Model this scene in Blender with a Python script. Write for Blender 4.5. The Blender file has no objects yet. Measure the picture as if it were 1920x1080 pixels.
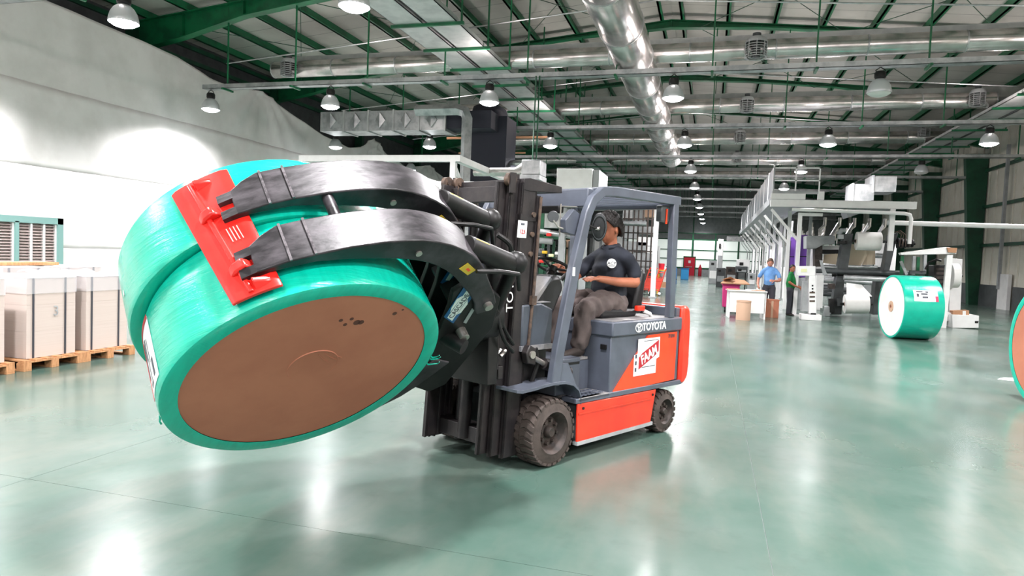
import bpy, bmesh, math, random
from mathutils import Vector, Matrix, Quaternion
random.seed(7)
S = bpy.context.scene
COL = S.collection
R = math.radians

# ------------------------------------------------------------------ camera
cd = bpy.data.cameras.new('camera')
cam = bpy.data.objects.new('camera', cd)
COL.objects.link(cam)
S.camera = cam
cd.sensor_width = 36.0
cd.lens = 36.0 * 1280 / 1920
cd.clip_start, cd.clip_end = 0.05, 400
YAW, PITCH, ROLL = R(16.214), R(2.907), R(2.3)
F_ = Vector((-math.sin(YAW) * math.cos(PITCH), math.cos(YAW) * math.cos(PITCH), -math.sin(PITCH)))
R0 = Vector((math.cos(YAW), math.sin(YAW), 0))
U0 = R0.cross(F_)
R_ = R0 * math.cos(ROLL) + U0 * math.sin(ROLL)
U_ = -R0 * math.sin(ROLL) + U0 * math.cos(ROLL)
CAM = Vector((0, 0, 1.65))
cam.matrix_world = Matrix(((R_.x, U_.x, -F_.x, CAM.x), (R_.y, U_.y, -F_.y, CAM.y), (R_.z, U_.z, -F_.z, CAM.z), (0, 0, 0, 1)))

# ------------------------------------------------------------------ world, exposure
w = bpy.data.worlds.new('world')
S.world = w
w.use_nodes = True
bg = w.node_tree.nodes['Background']
bg.inputs[0].default_value = (1.0, 0.945, 0.955, 1)
bg.inputs[1].default_value = 0.7
S.view_settings.view_transform = 'Standard'
S.view_settings.look = 'None'
S.view_settings.exposure = 0.02
S.view_settings.gamma = 1.0
S.view_settings.use_curve_mapping = False
S.cycles.max_bounces = 5
S.cycles.diffuse_bounces = 2
S.cycles.glossy_bounces = 3
S.cycles.sample_clamp_indirect = 6
S.cycles.caustics_reflective = False
S.cycles.caustics_refractive = False
S.cycles.use_denoising = True
LAMP_W = 880.0        # watts of each high bay lamp
LAMP_EMIT = 30.0      # brightness of its lens


def at(u, v, Y):
    d = F_ + R_ * ((u - 960) / 1280) - U_ * ((v - 540) / 1280)
    return CAM + d * (Y / d.y)


# ------------------------------------------------------------------ materials
def lin(h):
    h = h.lstrip('#')
    c = [int(h[i:i + 2], 16) / 255 for i in (0, 2, 4)]
    return tuple([x / 12.92 if x <= 0.04045 else ((x + 0.055) / 1.055) ** 2.4 for x in c] + [1])


def mat(name, col, rough=0.5, metal=0.0, col2=None, scale=6.0, bump=0.0, bscale=30.0, stretch=None,
        coat=0.0, emit=None, estr=0.0, lo=0.42, hi=0.62, rough2=None, spec=None, detail=5.0):
    m = bpy.data.materials.new(name)
    m.use_nodes = True
    nt = m.node_tree
    N, L = nt.nodes, nt.links
    p = N['Principled BSDF']
    p.inputs['Base Color'].default_value = lin(col)
    p.inputs['Roughness'].default_value = rough
    p.inputs['Metallic'].default_value = metal
    if spec is not None:
        p.inputs['Specular IOR Level'].default_value = spec
    if coat:
        p.inputs['Coat Weight'].default_value = coat
        p.inputs['Coat Roughness'].default_value = 0.08
    if emit:
        p.inputs['Emission Color'].default_value = lin(emit)
        p.inputs['Emission Strength'].default_value = estr
    if col2 or bump or rough2 is not None:
        tc = N.new('ShaderNodeTexCoord')
        mp = N.new('ShaderNodeMapping')
        L.new(tc.outputs['Object'], mp.inputs[0])
        if stretch:
            mp.inputs['Scale'].default_value = stretch
        n = N.new('ShaderNodeTexNoise')
        n.inputs['Scale'].default_value = scale
        n.inputs['Detail'].default_value = detail
        n.inputs['Roughness'].default_value = 0.6
        L.new(mp.outputs[0], n.inputs['Vector'])
        mr = N.new('ShaderNodeMapRange')
        mr.inputs['From Min'].default_value = lo
        mr.inputs['From Max'].default_value = hi
        L.new(n.outputs['Fac'], mr.inputs['Value'])
        if col2:
            mx = N.new('ShaderNodeMix')
            mx.data_type = 'RGBA'
            mx.inputs[6].default_value = lin(col)
            mx.inputs[7].default_value = lin(col2)
            L.new(mr.outputs[0], mx.inputs[0])
            L.new(mx.outputs[2], p.inputs['Base Color'])
        if rough2 is not None:
            r = N.new('ShaderNodeMapRange')
            r.inputs['To Min'].default_value = rough
            r.inputs['To Max'].default_value = rough2
            L.new(mr.outputs[0], r.inputs['Value'])
            L.new(r.outputs[0], p.inputs['Roughness'])
        if bump:
            b = N.new('ShaderNodeTexNoise')
            b.inputs['Scale'].default_value = bscale
            b.inputs['Detail'].default_value = 4
            L.new(mp.outputs[0], b.inputs['Vector'])
            bn = N.new('ShaderNodeBump')
            bn.inputs['Strength'].default_value = bump
            bn.inputs['Distance'].default_value = 0.01
            L.new(b.outputs['Fac'], bn.inputs['Height'])
            L.new(bn.outputs[0], p.inputs['Normal'])
    return m


M = {}
M['green_steel'] = mat('green_steel', '#0d6a41', 0.42, col2='#0b5234', scale=2)
M['green_dark'] = mat('green_dark', '#0e4f35', 0.5, col2='#0b3d2a', scale=2)
M['galv'] = mat('galvanised', '#c3c5c6', 0.38, 0.75, col2='#9fa3a5', scale=3)
M['duct'] = mat('duct_metal', '#d3d0cd', 0.24, 0.9, col2='#b7b3b0', scale=2.2, stretch=(1, 1, 1), bump=0.25, bscale=5)
M['tray'] = mat('tray_metal', '#c9cbca', 0.5, 0.45, col2='#b5b8b8', scale=2)
M['curtain'] = mat('curtain_cloth', '#e6e4e2', 0.7, col2='#dad8d5', scale=0.8)
M['white'] = mat('white_paint', '#f6f5f4', 0.35, col2='#eeedec', scale=3)
M['cream'] = mat('cream_panel', '#f0ecdf', 0.55, col2='#e6e1d2', scale=1)
M['grey_mid'] = mat('grey_paint', '#a9acad', 0.45, col2='#989b9d', scale=3)
M['grey_dk'] = mat('dark_grey_paint', '#4b4f51', 0.42, col2='#3d4042', scale=3)
M['black'] = mat('black_metal', '#111112', 0.45, col2='#1d1b1b', scale=9, spec=.35)
M['rubber'] = mat('rubber', '#4a403b', 0.75, col2='#3a322e', scale=8, bump=0.3)
M['rim'] = mat('wheel_rim', '#3f342f', 0.6, col2='#2a2522', scale=12, bump=0.2)
M['arm'] = mat('arm_black_steel', '#1c1a1d', 0.36, 0.12, col2='#4a454a', scale=5, bump=0.2, bscale=12, lo=0.42, hi=0.72, rough2=0.5, stretch=(1, 1, 2.5))
M['mast'] = mat('mast_black', '#232022', 0.45, 0.2, col2='#302b2b', scale=7, bump=0.1)
M['truck_grey'] = mat('truck_grey', '#585e6a', 0.38, col2='#4f545f', scale=4, coat=0.15)
M['truck_dark'] = mat('truck_dark_grey', '#454b54', 0.45, col2='#3c4149', scale=4)
M['truck_dusty'] = mat('truck_dusty_top', '#8d8a88', 0.6, col2='#6f7074', scale=7)
M['truck_orange'] = mat('truck_orange', '#f4491f', 0.32, col2='#ec3f1b', scale=3, coat=0.3)
M['truck_red'] = mat('truck_red', '#ef3c22', 0.33, col2='#dd321d', scale=3, coat=0.3)
M['pad_red'] = mat('pad_red', '#ee2a22', 0.3, col2='#d8231d', scale=6, coat=0.4, bump=0.15, bscale=12)
M['wrap'] = mat('green_wrap', '#04bfa4', 0.24, col2='#03b399', scale=4, stretch=(6, 1, 1), coat=0.25, bump=0.35, bscale=5)
M['kraft'] = mat('kraft_board', '#bd7a61', 0.6, col2='#b3715a', scale=2, spec=0.25)
M['paper'] = mat('white_paper', '#f0efec', 0.7, col2='#e6e4e1', scale=2)
M['stain'] = mat('stain', '#5b3328', 0.5)
M['core'] = mat('core_card', '#c9a58c', 0.8)
M['wood'] = mat('pallet_wood', '#c79468', 0.75, col2='#ab7a52', scale=8, stretch=(1, 6, 1))
M['sheets'] = mat('paper_sheets', '#c9bcb4', 0.85, col2='#bfb0a7', scale=2.5, stretch=(0.4, 0.4, 60), lo=.3, hi=.8)
M['strap'] = mat('strap', '#3b3c44', 0.5)
M['skin'] = mat('skin', '#b87256', 0.5, col2='#aa664b', scale=9)
M['hair'] = mat('hair', '#1a1412', 0.6, bump=0.8, bscale=60)
M['navy'] = mat('navy_cloth', '#262a35', 0.85, col2='#20242d', scale=6, bump=0.3, bscale=10)
M['trouser'] = mat('brown_grey_cloth', '#5f5350', 0.85, col2='#524846', scale=6, bump=0.5, bscale=9)
M['shoe'] = mat('shoe_leather', '#2b2320', 0.6)
M['blue_shirt'] = mat('blue_shirt', '#6f9ed6', 0.85, col2='#628fc8', scale=8, bump=0.3)
M['green_shirt'] = mat('green_shirt', '#0f7d3c', 0.85, col2='#0c6b33', scale=8, bump=0.3)
M['dark_trouser'] = mat('dark_trousers', '#3a3a42', 0.85)
M['vinyl'] = mat('black_vinyl', '#17171a', 0.45, bump=0.15)
M['label_white'] = mat('label_white', '#f2f2f0', 0.4)
M['label_red'] = mat('label_red', '#b5202c', 0.4)
M['label_pink'] = mat('label_pink', '#d1355e', 0.4)
M['label_blue'] = mat('label_blue', '#1f5d92', 0.4)
M['label_yellow'] = mat('label_yellow', '#d9b83a', 0.45)
M['ink'] = mat('ink', '#4b4f58', 0.6)
M['steel'] = mat('bright_steel', '#b9b3ad', 0.35, 0.85)
M['rust'] = mat('rusty_brass', '#5f4d41', 0.6, 0.2, col2='#3f3530', scale=20)
M['weld'] = mat('worn_weld', '#7c777b', 0.4, 0.5, col2='#4c484c', scale=30)
M['hair_brown'] = mat('brown_hair', '#5a4638', 0.6, bump=0.8, bscale=60)
M['skin_light'] = mat('lighter_skin', '#c98a74', 0.5, col2='#bd7d68', scale=9)
M['purple'] = mat('purple_paint', '#6d43a0', 0.4)
M['pink'] = mat('pink_plastic', '#c93078', 0.45)
M['door_red'] = mat('door_red', '#d0203a', 0.45)
M['yellow'] = mat('yellow_paint', '#e0b52a', 0.45)
M['cardboard'] = mat('cardboard', '#b98c6a', 0.8, col2='#ad8060', scale=3)
M['green_frame'] = mat('green_frame', '#7ba29d', 0.5)
M['louvre'] = mat('louvre_slats', '#b9aaa6', 0.6)
M['charcoal'] = mat('charcoal_cloth', '#262833', 0.8)
M['tan'] = mat('tan_web', '#cbbba2', 0.7)
M['panel_glow'] = mat('translucent_panel', '#eef2ee', 0.6, emit='#f4fff8', estr=0.55)
M['screen_white'] = mat('white_board', '#f4f5f5', 0.5)
M['yellow_green'] = mat('yellow_sticker', '#e4e7b5', 0.5)
M['orange_sheet'] = mat('orange_pipe', '#c0643a', 0.6)

lamp_m = bpy.data.materials.new('lamp_lens')
lamp_m.use_nodes = True
_p = lamp_m.node_tree.nodes['Principled BSDF']
_p.inputs['Emission Color'].default_value = (0.93, 0.97, 1, 1)
_p.inputs['Emission Strength'].default_value = LAMP_EMIT
M['lamp'] = lamp_m

# stretched wrap: fine wrinkles that run round the roll, slightly askew
m = M['wrap']
nt = m.node_tree; N, L = nt.nodes, nt.links
tc = N.new('ShaderNodeTexCoord'); sx = N.new('ShaderNodeSeparateXYZ'); L.new(tc.outputs['Object'], sx.inputs[0])
an = N.new('ShaderNodeMath'); an.operation = 'ARCTAN2'; L.new(sx.outputs['Y'], an.inputs[0]); L.new(sx.outputs['X'], an.inputs[1])
def mth(op, a_, b_):
    n_ = N.new('ShaderNodeMath'); n_.operation = op
    for i_, v_ in enumerate((a_, b_)):
        if isinstance(v_, (int, float)): n_.inputs[i_].default_value = v_
        else: L.new(v_, n_.inputs[i_])
    return n_.outputs[0]
cb_ = N.new('ShaderNodeCombineXYZ')
L.new(mth('MULTIPLY', an.outputs[0], 1.6), cb_.inputs[0])
L.new(mth('ADD', mth('MULTIPLY', sx.outputs['Z'], 26.0), mth('MULTIPLY', an.outputs[0], 5.0)), cb_.inputs[1])
nw = N.new('ShaderNodeTexNoise'); nw.inputs['Scale'].default_value = 1.0; nw.inputs['Detail'].default_value = 6; nw.inputs['Roughness'].default_value = .65
L.new(cb_.outputs[0], nw.inputs['Vector'])
bw = N.new('ShaderNodeBump'); bw.inputs['Strength'].default_value = .55; bw.inputs['Distance'].default_value = .008
L.new(nw.outputs['Fac'], bw.inputs['Height']); L.new(bw.outputs[0], N['Principled BSDF'].inputs['Normal'])
L.new(bw.outputs[0], N['Principled BSDF'].inputs['Coat Normal'])

# roof sheeting: pale, thin dark seams across the slope
m = mat('roof_sheet', '#c9c6bf', 0.6, col2='#bcb9b2', scale=0.6)
nt = m.node_tree
tc = nt.nodes.new('ShaderNodeTexCoord'); sx = nt.nodes.new('ShaderNodeSeparateXYZ')
nt.links.new(tc.outputs['Object'], sx.inputs[0])
mo = nt.nodes.new('ShaderNodeMath'); mo.operation = 'PINGPONG'; mo.inputs[1].default_value = 0.6
nt.links.new(sx.outputs['Y'], mo.inputs[0])
gt = nt.nodes.new('ShaderNodeMath'); gt.operation = 'LESS_THAN'; gt.inputs[1].default_value = 0.012
nt.links.new(mo.outputs[0], gt.inputs[0])
mx = nt.nodes.new('ShaderNodeMix'); mx.data_type = 'RGBA'; mx.inputs[7].default_value = lin('#6f6f6b')
pr = nt.nodes['Principled BSDF']
src = pr.inputs['Base Color'].links[0].from_socket
nt.links.new(src, mx.inputs[6]); nt.links.new(gt.outputs[0], mx.inputs[0]); nt.links.new(mx.outputs[2], pr.inputs['Base Color'])
M['roof'] = m

# floor: worn green epoxy, wet looking gloss, scuffs
m = bpy.data.materials.new('green_epoxy')
m.use_nodes = True
nt = m.node_tree; N, L = nt.nodes, nt.links
p = N['Principled BSDF']
tc = N.new('ShaderNodeTexCoord')
def noise(scale, det, vec=None, stretch=None):
    n = N.new('ShaderNodeTexNoise'); n.inputs['Scale'].default_value = scale; n.inputs['Detail'].default_value = det
    n.inputs['Roughness'].default_value = 0.6
    if stretch:
        mp = N.new('ShaderNodeMapping'); mp.inputs['Scale'].default_value = stretch; mp.inputs['Rotation'].default_value = (0, 0, 0.5)
        L.new(tc.outputs['Object'], mp.inputs[0]); L.new(mp.outputs[0], n.inputs['Vector'])
    else:
        L.new(tc.outputs['Object'], n.inputs['Vector'])
    return n
def ramp(src, a, b, c0, c1):
    r = N.new('ShaderNodeValToRGB'); r.color_ramp.elements[0].position = a; r.color_ramp.elements[1].position = b
    r.color_ramp.elements[0].color = c0; r.color_ramp.elements[1].color = c1
    L.new(src.outputs['Fac'], r.inputs[0]); return r
a = ramp(noise(0.45, 6), 0.36, 0.64, lin('#456157'), lin('#61716a'))
b = ramp(noise(1.6, 5, stretch=(1, 0.3, 1)), 0.46, 0.86, (0, 0, 0, 1), (1, 1, 1, 1))
mx = N.new('ShaderNodeMix'); mx.data_type = 'RGBA'; mx.inputs[7].default_value = lin('#77796f')
mu = N.new('ShaderNodeMath'); mu.operation = 'MULTIPLY'; mu.inputs[1].default_value = 0.7
L.new(b.outputs[0], mu.inputs[0]); L.new(mu.outputs[0], mx.inputs[0]); L.new(a.outputs[0], mx.inputs[6])
d = ramp(noise(5.0, 5), 0.55, 0.95, (0, 0, 0, 1), (1, 1, 1, 1))
mx2 = N.new('ShaderNodeMix'); mx2.data_type = 'RGBA'; mx2.inputs[7].default_value = lin('#3d4d48')
mu2 = N.new('ShaderNodeMath'); mu2.operation = 'MULTIPLY'; mu2.inputs[1].default_value = 0.45
L.new(d.outputs[0], mu2.inputs[0]); L.new(mu2.outputs[0], mx2.inputs[0]); L.new(mx.outputs[2], mx2.inputs[6])
L.new(mx2.outputs[2], p.inputs['Base Color'])
r = ramp(noise(0.9, 3, stretch=(1, 0.6, 1)), 0.3, 0.75, (0.16, 0.16, 0.16, 1), (0.30, 0.30, 0.30, 1))
L.new(r.outputs[0], p.inputs['Roughness'])
p.inputs['Specular IOR Level'].default_value = 0.5
bn = N.new('ShaderNodeBump'); bn.inputs['Strength'].default_value = 0.12; bn.inputs['Distance'].default_value = 0.004
nb = noise(3.0, 3); L.new(nb.outputs['Fac'], bn.inputs['Height']); L.new(bn.outputs[0], p.inputs['Normal'])
M['floor'] = m
# clear film
m = bpy.data.materials.new('stretch_film'); m.use_nodes = True
p = m.node_tree.nodes['Principled BSDF']
p.inputs['Base Color'].default_value = (0.9, 0.92, 0.97, 1); p.inputs['Roughness'].default_value = 0.15
p.inputs['Alpha'].default_value = 0.28
nn = m.node_tree.nodes.new('ShaderNodeTexNoise'); nn.inputs['Scale'].default_value = 9
bb = m.node_tree.nodes.new('ShaderNodeBump'); bb.inputs['Strength'].default_value = 0.8
m.node_tree.links.new(nn.outputs['Fac'], bb.inputs['Height']); m.node_tree.links.new(bb.outputs[0], p.inputs['Normal'])
M['film'] = m
# mesh guard: perforated look
m = mat('guard_mesh', '#8b9297', 0.35, 0.7)
M['guard'] = m


# ------------------------------------------------------------------ builders
class MB:
    def __init__(s):
        s.bm = bmesh.new()

    def box(s, x0, x1, y0, y1, z0, z1):
        v = [s.bm.verts.new(c) for c in ((x0, y0, z0), (x1, y0, z0), (x1, y1, z0), (x0, y1, z0), (x0, y0, z1), (x1, y0, z1), (x1, y1, z1), (x0, y1, z1))]
        for f in ((0, 3, 2, 1), (4, 5, 6, 7), (0, 1, 5, 4), (1, 2, 6, 5), (2, 3, 7, 6), (3, 0, 4, 7)):
            s.bm.faces.new([v[i] for i in f])
        return s

    def bar(s, p0, p1, w, h, up=(0, 0, 1)):
        p0, p1 = Vector(p0), Vector(p1)
        d = (p1 - p0).normalized(); up = Vector(up)
        if abs(d.dot(up.normalized())) > 0.98:
            up = Vector((0, 1, 0)) if abs(d.y) < 0.9 else Vector((1, 0, 0))
        a = d.cross(up).normalized() * w / 2
        b = a.cross(d).normalized() * h / 2
        v = [s.bm.verts.new(p + x) for p in (p0, p1) for x in (-a - b, a - b, a + b, -a + b)]
        for f in ((3, 2, 1, 0), (4, 5, 6, 7), (0, 1, 5, 4), (1, 2, 6, 5), (2, 3, 7, 6), (3, 0, 4, 7)):
            s.bm.faces.new([v[i] for i in f])
        return s

    def tube(s, pts, r, seg=10, cap=True):
        pts = [Vector(p) for p in pts]
        rs = r if isinstance(r, (list, tuple)) else [r] * len(pts)
        rings = []
        prev = None
        for i, p in enumerate(pts):
            t = (pts[min(i + 1, len(pts) - 1)] - pts[max(i - 1, 0)]).normalized()
            if prev is None:
                u = Vector((0, 0, 1)) if abs(t.z) < 0.9 else Vector((1, 0, 0))
                a = t.cross(u).normalized()
            else:
                a = (prev - t * prev.dot(t)).normalized()
            prev = a
            b = t.cross(a)
            rings.append([s.bm.verts.new(p + (a * math.cos(k * 2 * math.pi / seg) + b * math.sin(k * 2 * math.pi / seg)) * rs[i]) for k in range(seg)])
        for i in range(len(rings) - 1):
            for k in range(seg):
                s.bm.faces.new((rings[i][k], rings[i][(k + 1) % seg], rings[i + 1][(k + 1) % seg], rings[i + 1][k]))
        if cap:
            s.bm.faces.new(rings[0][::-1]); s.bm.faces.new(rings[-1])
        return s

    def cyl(s, p0, p1, r, r2=None, seg=16):
        return s.tube([p0, p1], [r, r if r2 is None else r2], seg)

    def prism(s, pts, vec):
        vec = Vector(vec)
        a = [s.bm.verts.new(Vector(p)) for p in pts]
        b = [s.bm.verts.new(Vector(p) + vec) for p in pts]
        n = len(a)
        s.bm.faces.new(a[::-1]); s.bm.faces.new(b)
        for i in range(n):
            s.bm.faces.new((a[i], a[(i + 1) % n], b[(i + 1) % n], b[i]))
        return s

    def lathe(s, prof, origin=(0, 0, 0), axis=(0, 0, 1), seg=32):
        o = Vector(origin); ax = Vector(axis).normalized()
        u = Vector((0, 0, 1)) if abs(ax.z) < 0.9 else Vector((1, 0, 0))
        a = ax.cross(u).normalized(); b = ax.cross(a)
        rings = []
        for (r, h) in prof:
            if r < 1e-5:
                rings.append([s.bm.verts.new(o + ax * h)])
            else:
                rings.append([s.bm.verts.new(o + ax * h + (a * math.cos(k * 2 * math.pi / seg) + b * math.sin(k * 2 * math.pi / seg)) * r) for k in range(seg)])
        for i in range(len(rings) - 1):
            A, B = rings[i], rings[i + 1]
            for k in range(seg):
                k2 = (k + 1) % seg
                if len(A) == 1 and len(B) == 1: continue
                if len(A) == 1: s.bm.faces.new((A[0], B[k], B[k2]))
                elif len(B) == 1: s.bm.faces.new((A[k], B[0], A[k2]))
                else: s.bm.faces.new((A[k], B[k], B[k2], A[k2]))
        return s

    def ball(s, c, r, sc=(1, 1, 1), seg=12):
        bmesh.ops.create_uvsphere(s.bm, u_segments=seg, v_segments=max(6, seg // 2 + 2), radius=1,
                                  matrix=Matrix.Translation(Vector(c)) @ Matrix.Diagonal((r * sc[0], r * sc[1], r * sc[2], 1)))
        return s

    def grid(s, nu, nv, fn, thick=0):
        V = [[s.bm.verts.new(fn(i / (nu - 1), j / (nv - 1))) for j in range(nv)] for i in range(nu)]
        for i in range(nu - 1):
            for j in range(nv - 1):
                s.bm.faces.new((V[i][j], V[i + 1][j], V[i + 1][j + 1], V[i][j + 1]))
        return s

    def stations(s, st):
        """st: list of 4-point rings, joined into a closed bar"""
        rs = [[s.bm.verts.new(Vector(p)) for p in ring] for ring in st]
        n = len(rs[0])
        for i in range(len(rs) - 1):
            for k in range(n):
                s.bm.faces.new((rs[i][k], rs[i][(k + 1) % n], rs[i + 1][(k + 1) % n], rs[i + 1][k]))
        s.bm.faces.new(rs[0][::-1]); s.bm.faces.new(rs[-1])
        return s

    def build(s, name, m, parent=None, mw=None, bevel=0, angle=38, solid=0):
        bmesh.ops.recalc_face_normals(s.bm, faces=s.bm.faces)
        me = bpy.data.meshes.new(name)
        s.bm.to_mesh(me); s.bm.free()
        return link_mesh(name, me, m, parent, mw, bevel, angle, solid)


def link_mesh(name, me, m, parent=None, mw=None, bevel=0, angle=38, solid=0):
    o = bpy.data.objects.new(name, me)
    COL.objects.link(o)
    me.materials.clear(); me.materials.append(M[m] if isinstance(m, str) else m)
    for pl in me.polygons: pl.use_smooth = True
    me.set_sharp_from_angle(angle=R(angle))
    if parent is not None: o.parent = parent
    if mw is not None: o.matrix_basis = mw
    if solid:
        md = o.modifiers.new('solid', 'SOLIDIFY'); md.thickness = solid; md.offset = 0
    if bevel:
        md = o.modifiers.new('bevel', 'BEVEL'); md.width = bevel; md.segments = 2; md.limit_method = 'ANGLE'; md.angle_limit = R(40)
        md.harden_normals = False
    return o


def tag(o, label=None, cat=None, group=None, kind=None):
    if label: o['label'] = label
    if cat: o['category'] = cat
    if group: o['group'] = group
    if kind: o['kind'] = kind
    return o


def thing(name, label, cat, loc=(0, 0, 0), rz=0, group=None, kind=None):
    o = bpy.data.objects.new(name, None)
    COL.objects.link(o)
    o.location = loc; o.rotation_euler = (0, 0, rz)
    o.empty_display_size = 0.2
    return tag(o, label, cat, group, kind)


def copy_tree(o, parent=None):
    c = o.copy(); COL.objects.link(c)
    if parent is not None: c.parent = parent
    for ch in list(o.children):
        copy_tree(ch, c)
    return c


def text(s_, size, m, parent, mw, name='lettering', extrude=0.0012, sx=1.0, bold=0.0, align='CENTER'):
    cu = bpy.data.curves.new('t', 'FONT')
    cu.body = s_; cu.size = size; cu.extrude = extrude; cu.align_x = align; cu.align_y = 'CENTER'; cu.offset = bold
    cu.resolution_u = 3
    to = bpy.data.objects.new('t', cu)
    COL.objects.link(to)
    bpy.context.view_layer.update()
    me = bpy.data.meshes.new_from_object(to.evaluated_get(bpy.context.evaluated_depsgraph_get()))
    bpy.data.objects.remove(to); bpy.data.curves.remove(cu)
    me.transform(Matrix.Diagonal((sx, 1, 1, 1)))
    return link_mesh(name, me, m, parent, mw)


def frame(o, x, y, z=None):
    """matrix with origin o and the axes x (text direction), y (text up)"""
    x = Vector(x).normalized(); y = Vector(y); y = (y - x * y.dot(x)).normalized(); z = x.cross(y)
    o = Vector(o)
    return Matrix(((x.x, y.x, z.x, o.x), (x.y, y.y, z.y, o.y), (x.z, y.z, z.z, o.z), (0, 0, 0, 1)))


def skin_bm(nodes, edges, sub=2, u=None, seg=16):
    """closed tapering limbs laid along a skeleton; join_meshes(voxel) fuses them into one surface.
    radius may be (wide, thin): wide lies along u (default: the body's left-right axis)"""
    b = MB()
    U = Vector(u) if u is not None else Vector((0, 1, 0))
    def rr(r): return r if isinstance(r, tuple) else (r, r)
    for i, j in edges:
        p, q = Vector(nodes[i][0]), Vector(nodes[j][0])
        d = (q - p)
        if d.length < 1e-5: continue
        d.normalize()
        uu = U - d * U.dot(d)
        if uu.length < .2: uu = Vector((0, 0, 1)) - d * d.z
        if uu.length < .2: uu = Vector((1, 0, 0)) - d * d.x
        uu.normalize(); vv = d.cross(uu)
        (a0, b0), (a1, b1) = rr(nodes[i][1]), rr(nodes[j][1])
        rings = []
        L_ = (q - p).length
        n = 5
        prof = []
        for k in range(4): t = math.pi / 2 * (1 - k / 4); prof.append((-math.sin(t) * .75, math.cos(t), 0))
        for k in range(n + 1): prof.append((None, 1, k / n))
        for k in range(1, 5): t = math.pi / 2 * k / 4; prof.append((math.sin(t) * .75, math.cos(t), 1))
        for (e, sc, f) in prof:
            ra, rb = a0 + (a1 - a0) * f, b0 + (b1 - b0) * f
            h = L_ * f + (0 if e is None else e * min(ra, rb))
            sc = max(sc, .06)
            c = p + d * h
            rings.append([b.bm.verts.new(c + (uu * math.cos(m_) * ra + vv * math.sin(m_) * rb) * sc) for m_ in [2 * math.pi * z_ / seg for z_ in range(seg)]])
        for x in range(len(rings) - 1):
            for z_ in range(seg):
                b.bm.faces.new((rings[x][z_], rings[x][(z_ + 1) % seg], rings[x + 1][(z_ + 1) % seg], rings[x + 1][z_]))
        b.bm.faces.new(rings[0][::-1]); b.bm.faces.new(rings[-1])
    bmesh.ops.recalc_face_normals(b.bm, faces=b.bm.faces)
    me = bpy.data.meshes.new('sk'); b.bm.to_mesh(me); b.bm.free()
    return me


def join_meshes(ms, voxel=0, smooth=5):
    bm = bmesh.new()
    for me in ms: bm.from_mesh(me)
    out = bpy.data.meshes.new('j'); bm.to_mesh(out); bm.free()
    if voxel:
        o = bpy.data.objects.new('j', out); COL.objects.link(o)
        md = o.modifiers.new('r', 'REMESH'); md.mode = 'VOXEL'; md.voxel_size = voxel; md.use_smooth_shade = True
        sm = o.modifiers.new('m', 'SMOOTH'); sm.iterations = smooth; sm.factor = 0.6
        bpy.context.view_layer.update()
        out = bpy.data.meshes.new_from_object(o.evaluated_get(bpy.context.evaluated_depsgraph_get()))
        bpy.data.objects.remove(o)
    return out


# ================================================================== STRUCTURE
XL, XR, XC = -18.2, 12.9, -1.8            # side walls, ridge
Y0, Y1 = -9.0, 82.0
def roof_z(x): return 10.28 - 0.098 * abs(x - XC)

# floor: poured slabs, narrow joints between them
fl = MB().box(XL - .2, XR + .2, Y0, Y1, -0.2, -0.006).build('floor', 'grey_mid')
tag(fl, kind='structure')
xs = [XL - .2, -13.4, -9.1, -4.35, 0.4, 5.15, 9.9, XR + .2]
ys = [Y0] + [-3.8 + 7.25 * i for i in range(12)] + [Y1]
for i in range(len(xs) - 1):
    for j in range(len(ys) - 1):
        MB().box(xs[i] + .0018, xs[i + 1] - .0018, ys[j] + .0018, ys[j + 1] - .0018, -0.006, 0).build('floor_slab', 'floor', fl)

# ceiling: two sloping sheets, rafters, purlins
cb = MB()
for sx in (-1, 1):
    xe = XL - .3 if sx < 0 else XR + .3
    cb.prism([(XC, Y0, roof_z(XC)), (xe, Y0, roof_z(xe)), (xe, Y0, roof_z(xe) + .12), (XC, Y0, roof_z(XC) + .12)], (0, Y1 - Y0, 0))
ceil = cb.build('ceiling', 'roof')
tag(ceil, kind='structure')
purl = [XC - .35, XC + .35]
for k in range(1, 11):
    purl += [XC - .35 - 1.52 * k, XC + .35 + 1.52 * k]
for x in purl:
    if XL < x < XR:
        z = roof_z(x)
        MB().box(x - .035, x + .035, Y0, Y1, z - .24, z - .002).box(x - .035, x + .10, Y0, Y1, z - .24, z - .225).build('purlin', 'green_steel', ceil)
rows = [10.45 + 7.25 * i for i in range(-2, 10)]
def rafter_prof(x):
    d = abs(x - XC)
    t = [(0, 9.78), (3, 9.62), (6.5, 9.28), (9.2, 8.78), (12, 8.42), (14.2, 7.9), (17, 7.4)]
    for (a, za), (b_, zb) in zip(t, t[1:]):
        if d <= b_: return za + (zb - za) * (d - a) / (b_ - a)
    return 7.4
sxs = sorted([XL, XR, XC] + [XC + s * d for s in (-1, 1) for d in (3, 6.5, 9.2, 12, 14.2) if XL < XC + s * d < XR])
for y in rows:
    b = MB()
    top = [roof_z(x) - .25 for x in sxs]; bot = [rafter_prof(x) for x in sxs]
    b.prism([(x, y - .012, z) for x, z in zip(sxs, bot)] + [(x, y - .012, z) for x, z in reversed(list(zip(sxs, top)))], (0, .024, 0))
    for i in range(len(sxs) - 1):
        b.bar((sxs[i], y, bot[i]), (sxs[i + 1], y, bot[i + 1]), .28, .03)
        b.bar((sxs[i], y, top[i]), (sxs[i + 1], y, top[i + 1]), .28, .03)
    for x in sxs[1:-1]:
        b.box(x - .008, x + .008, y - .13, y + .13, rafter_prof(x), roof_z(x) - .26)
    b.build('rafter', 'green_steel', ceil)
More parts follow.
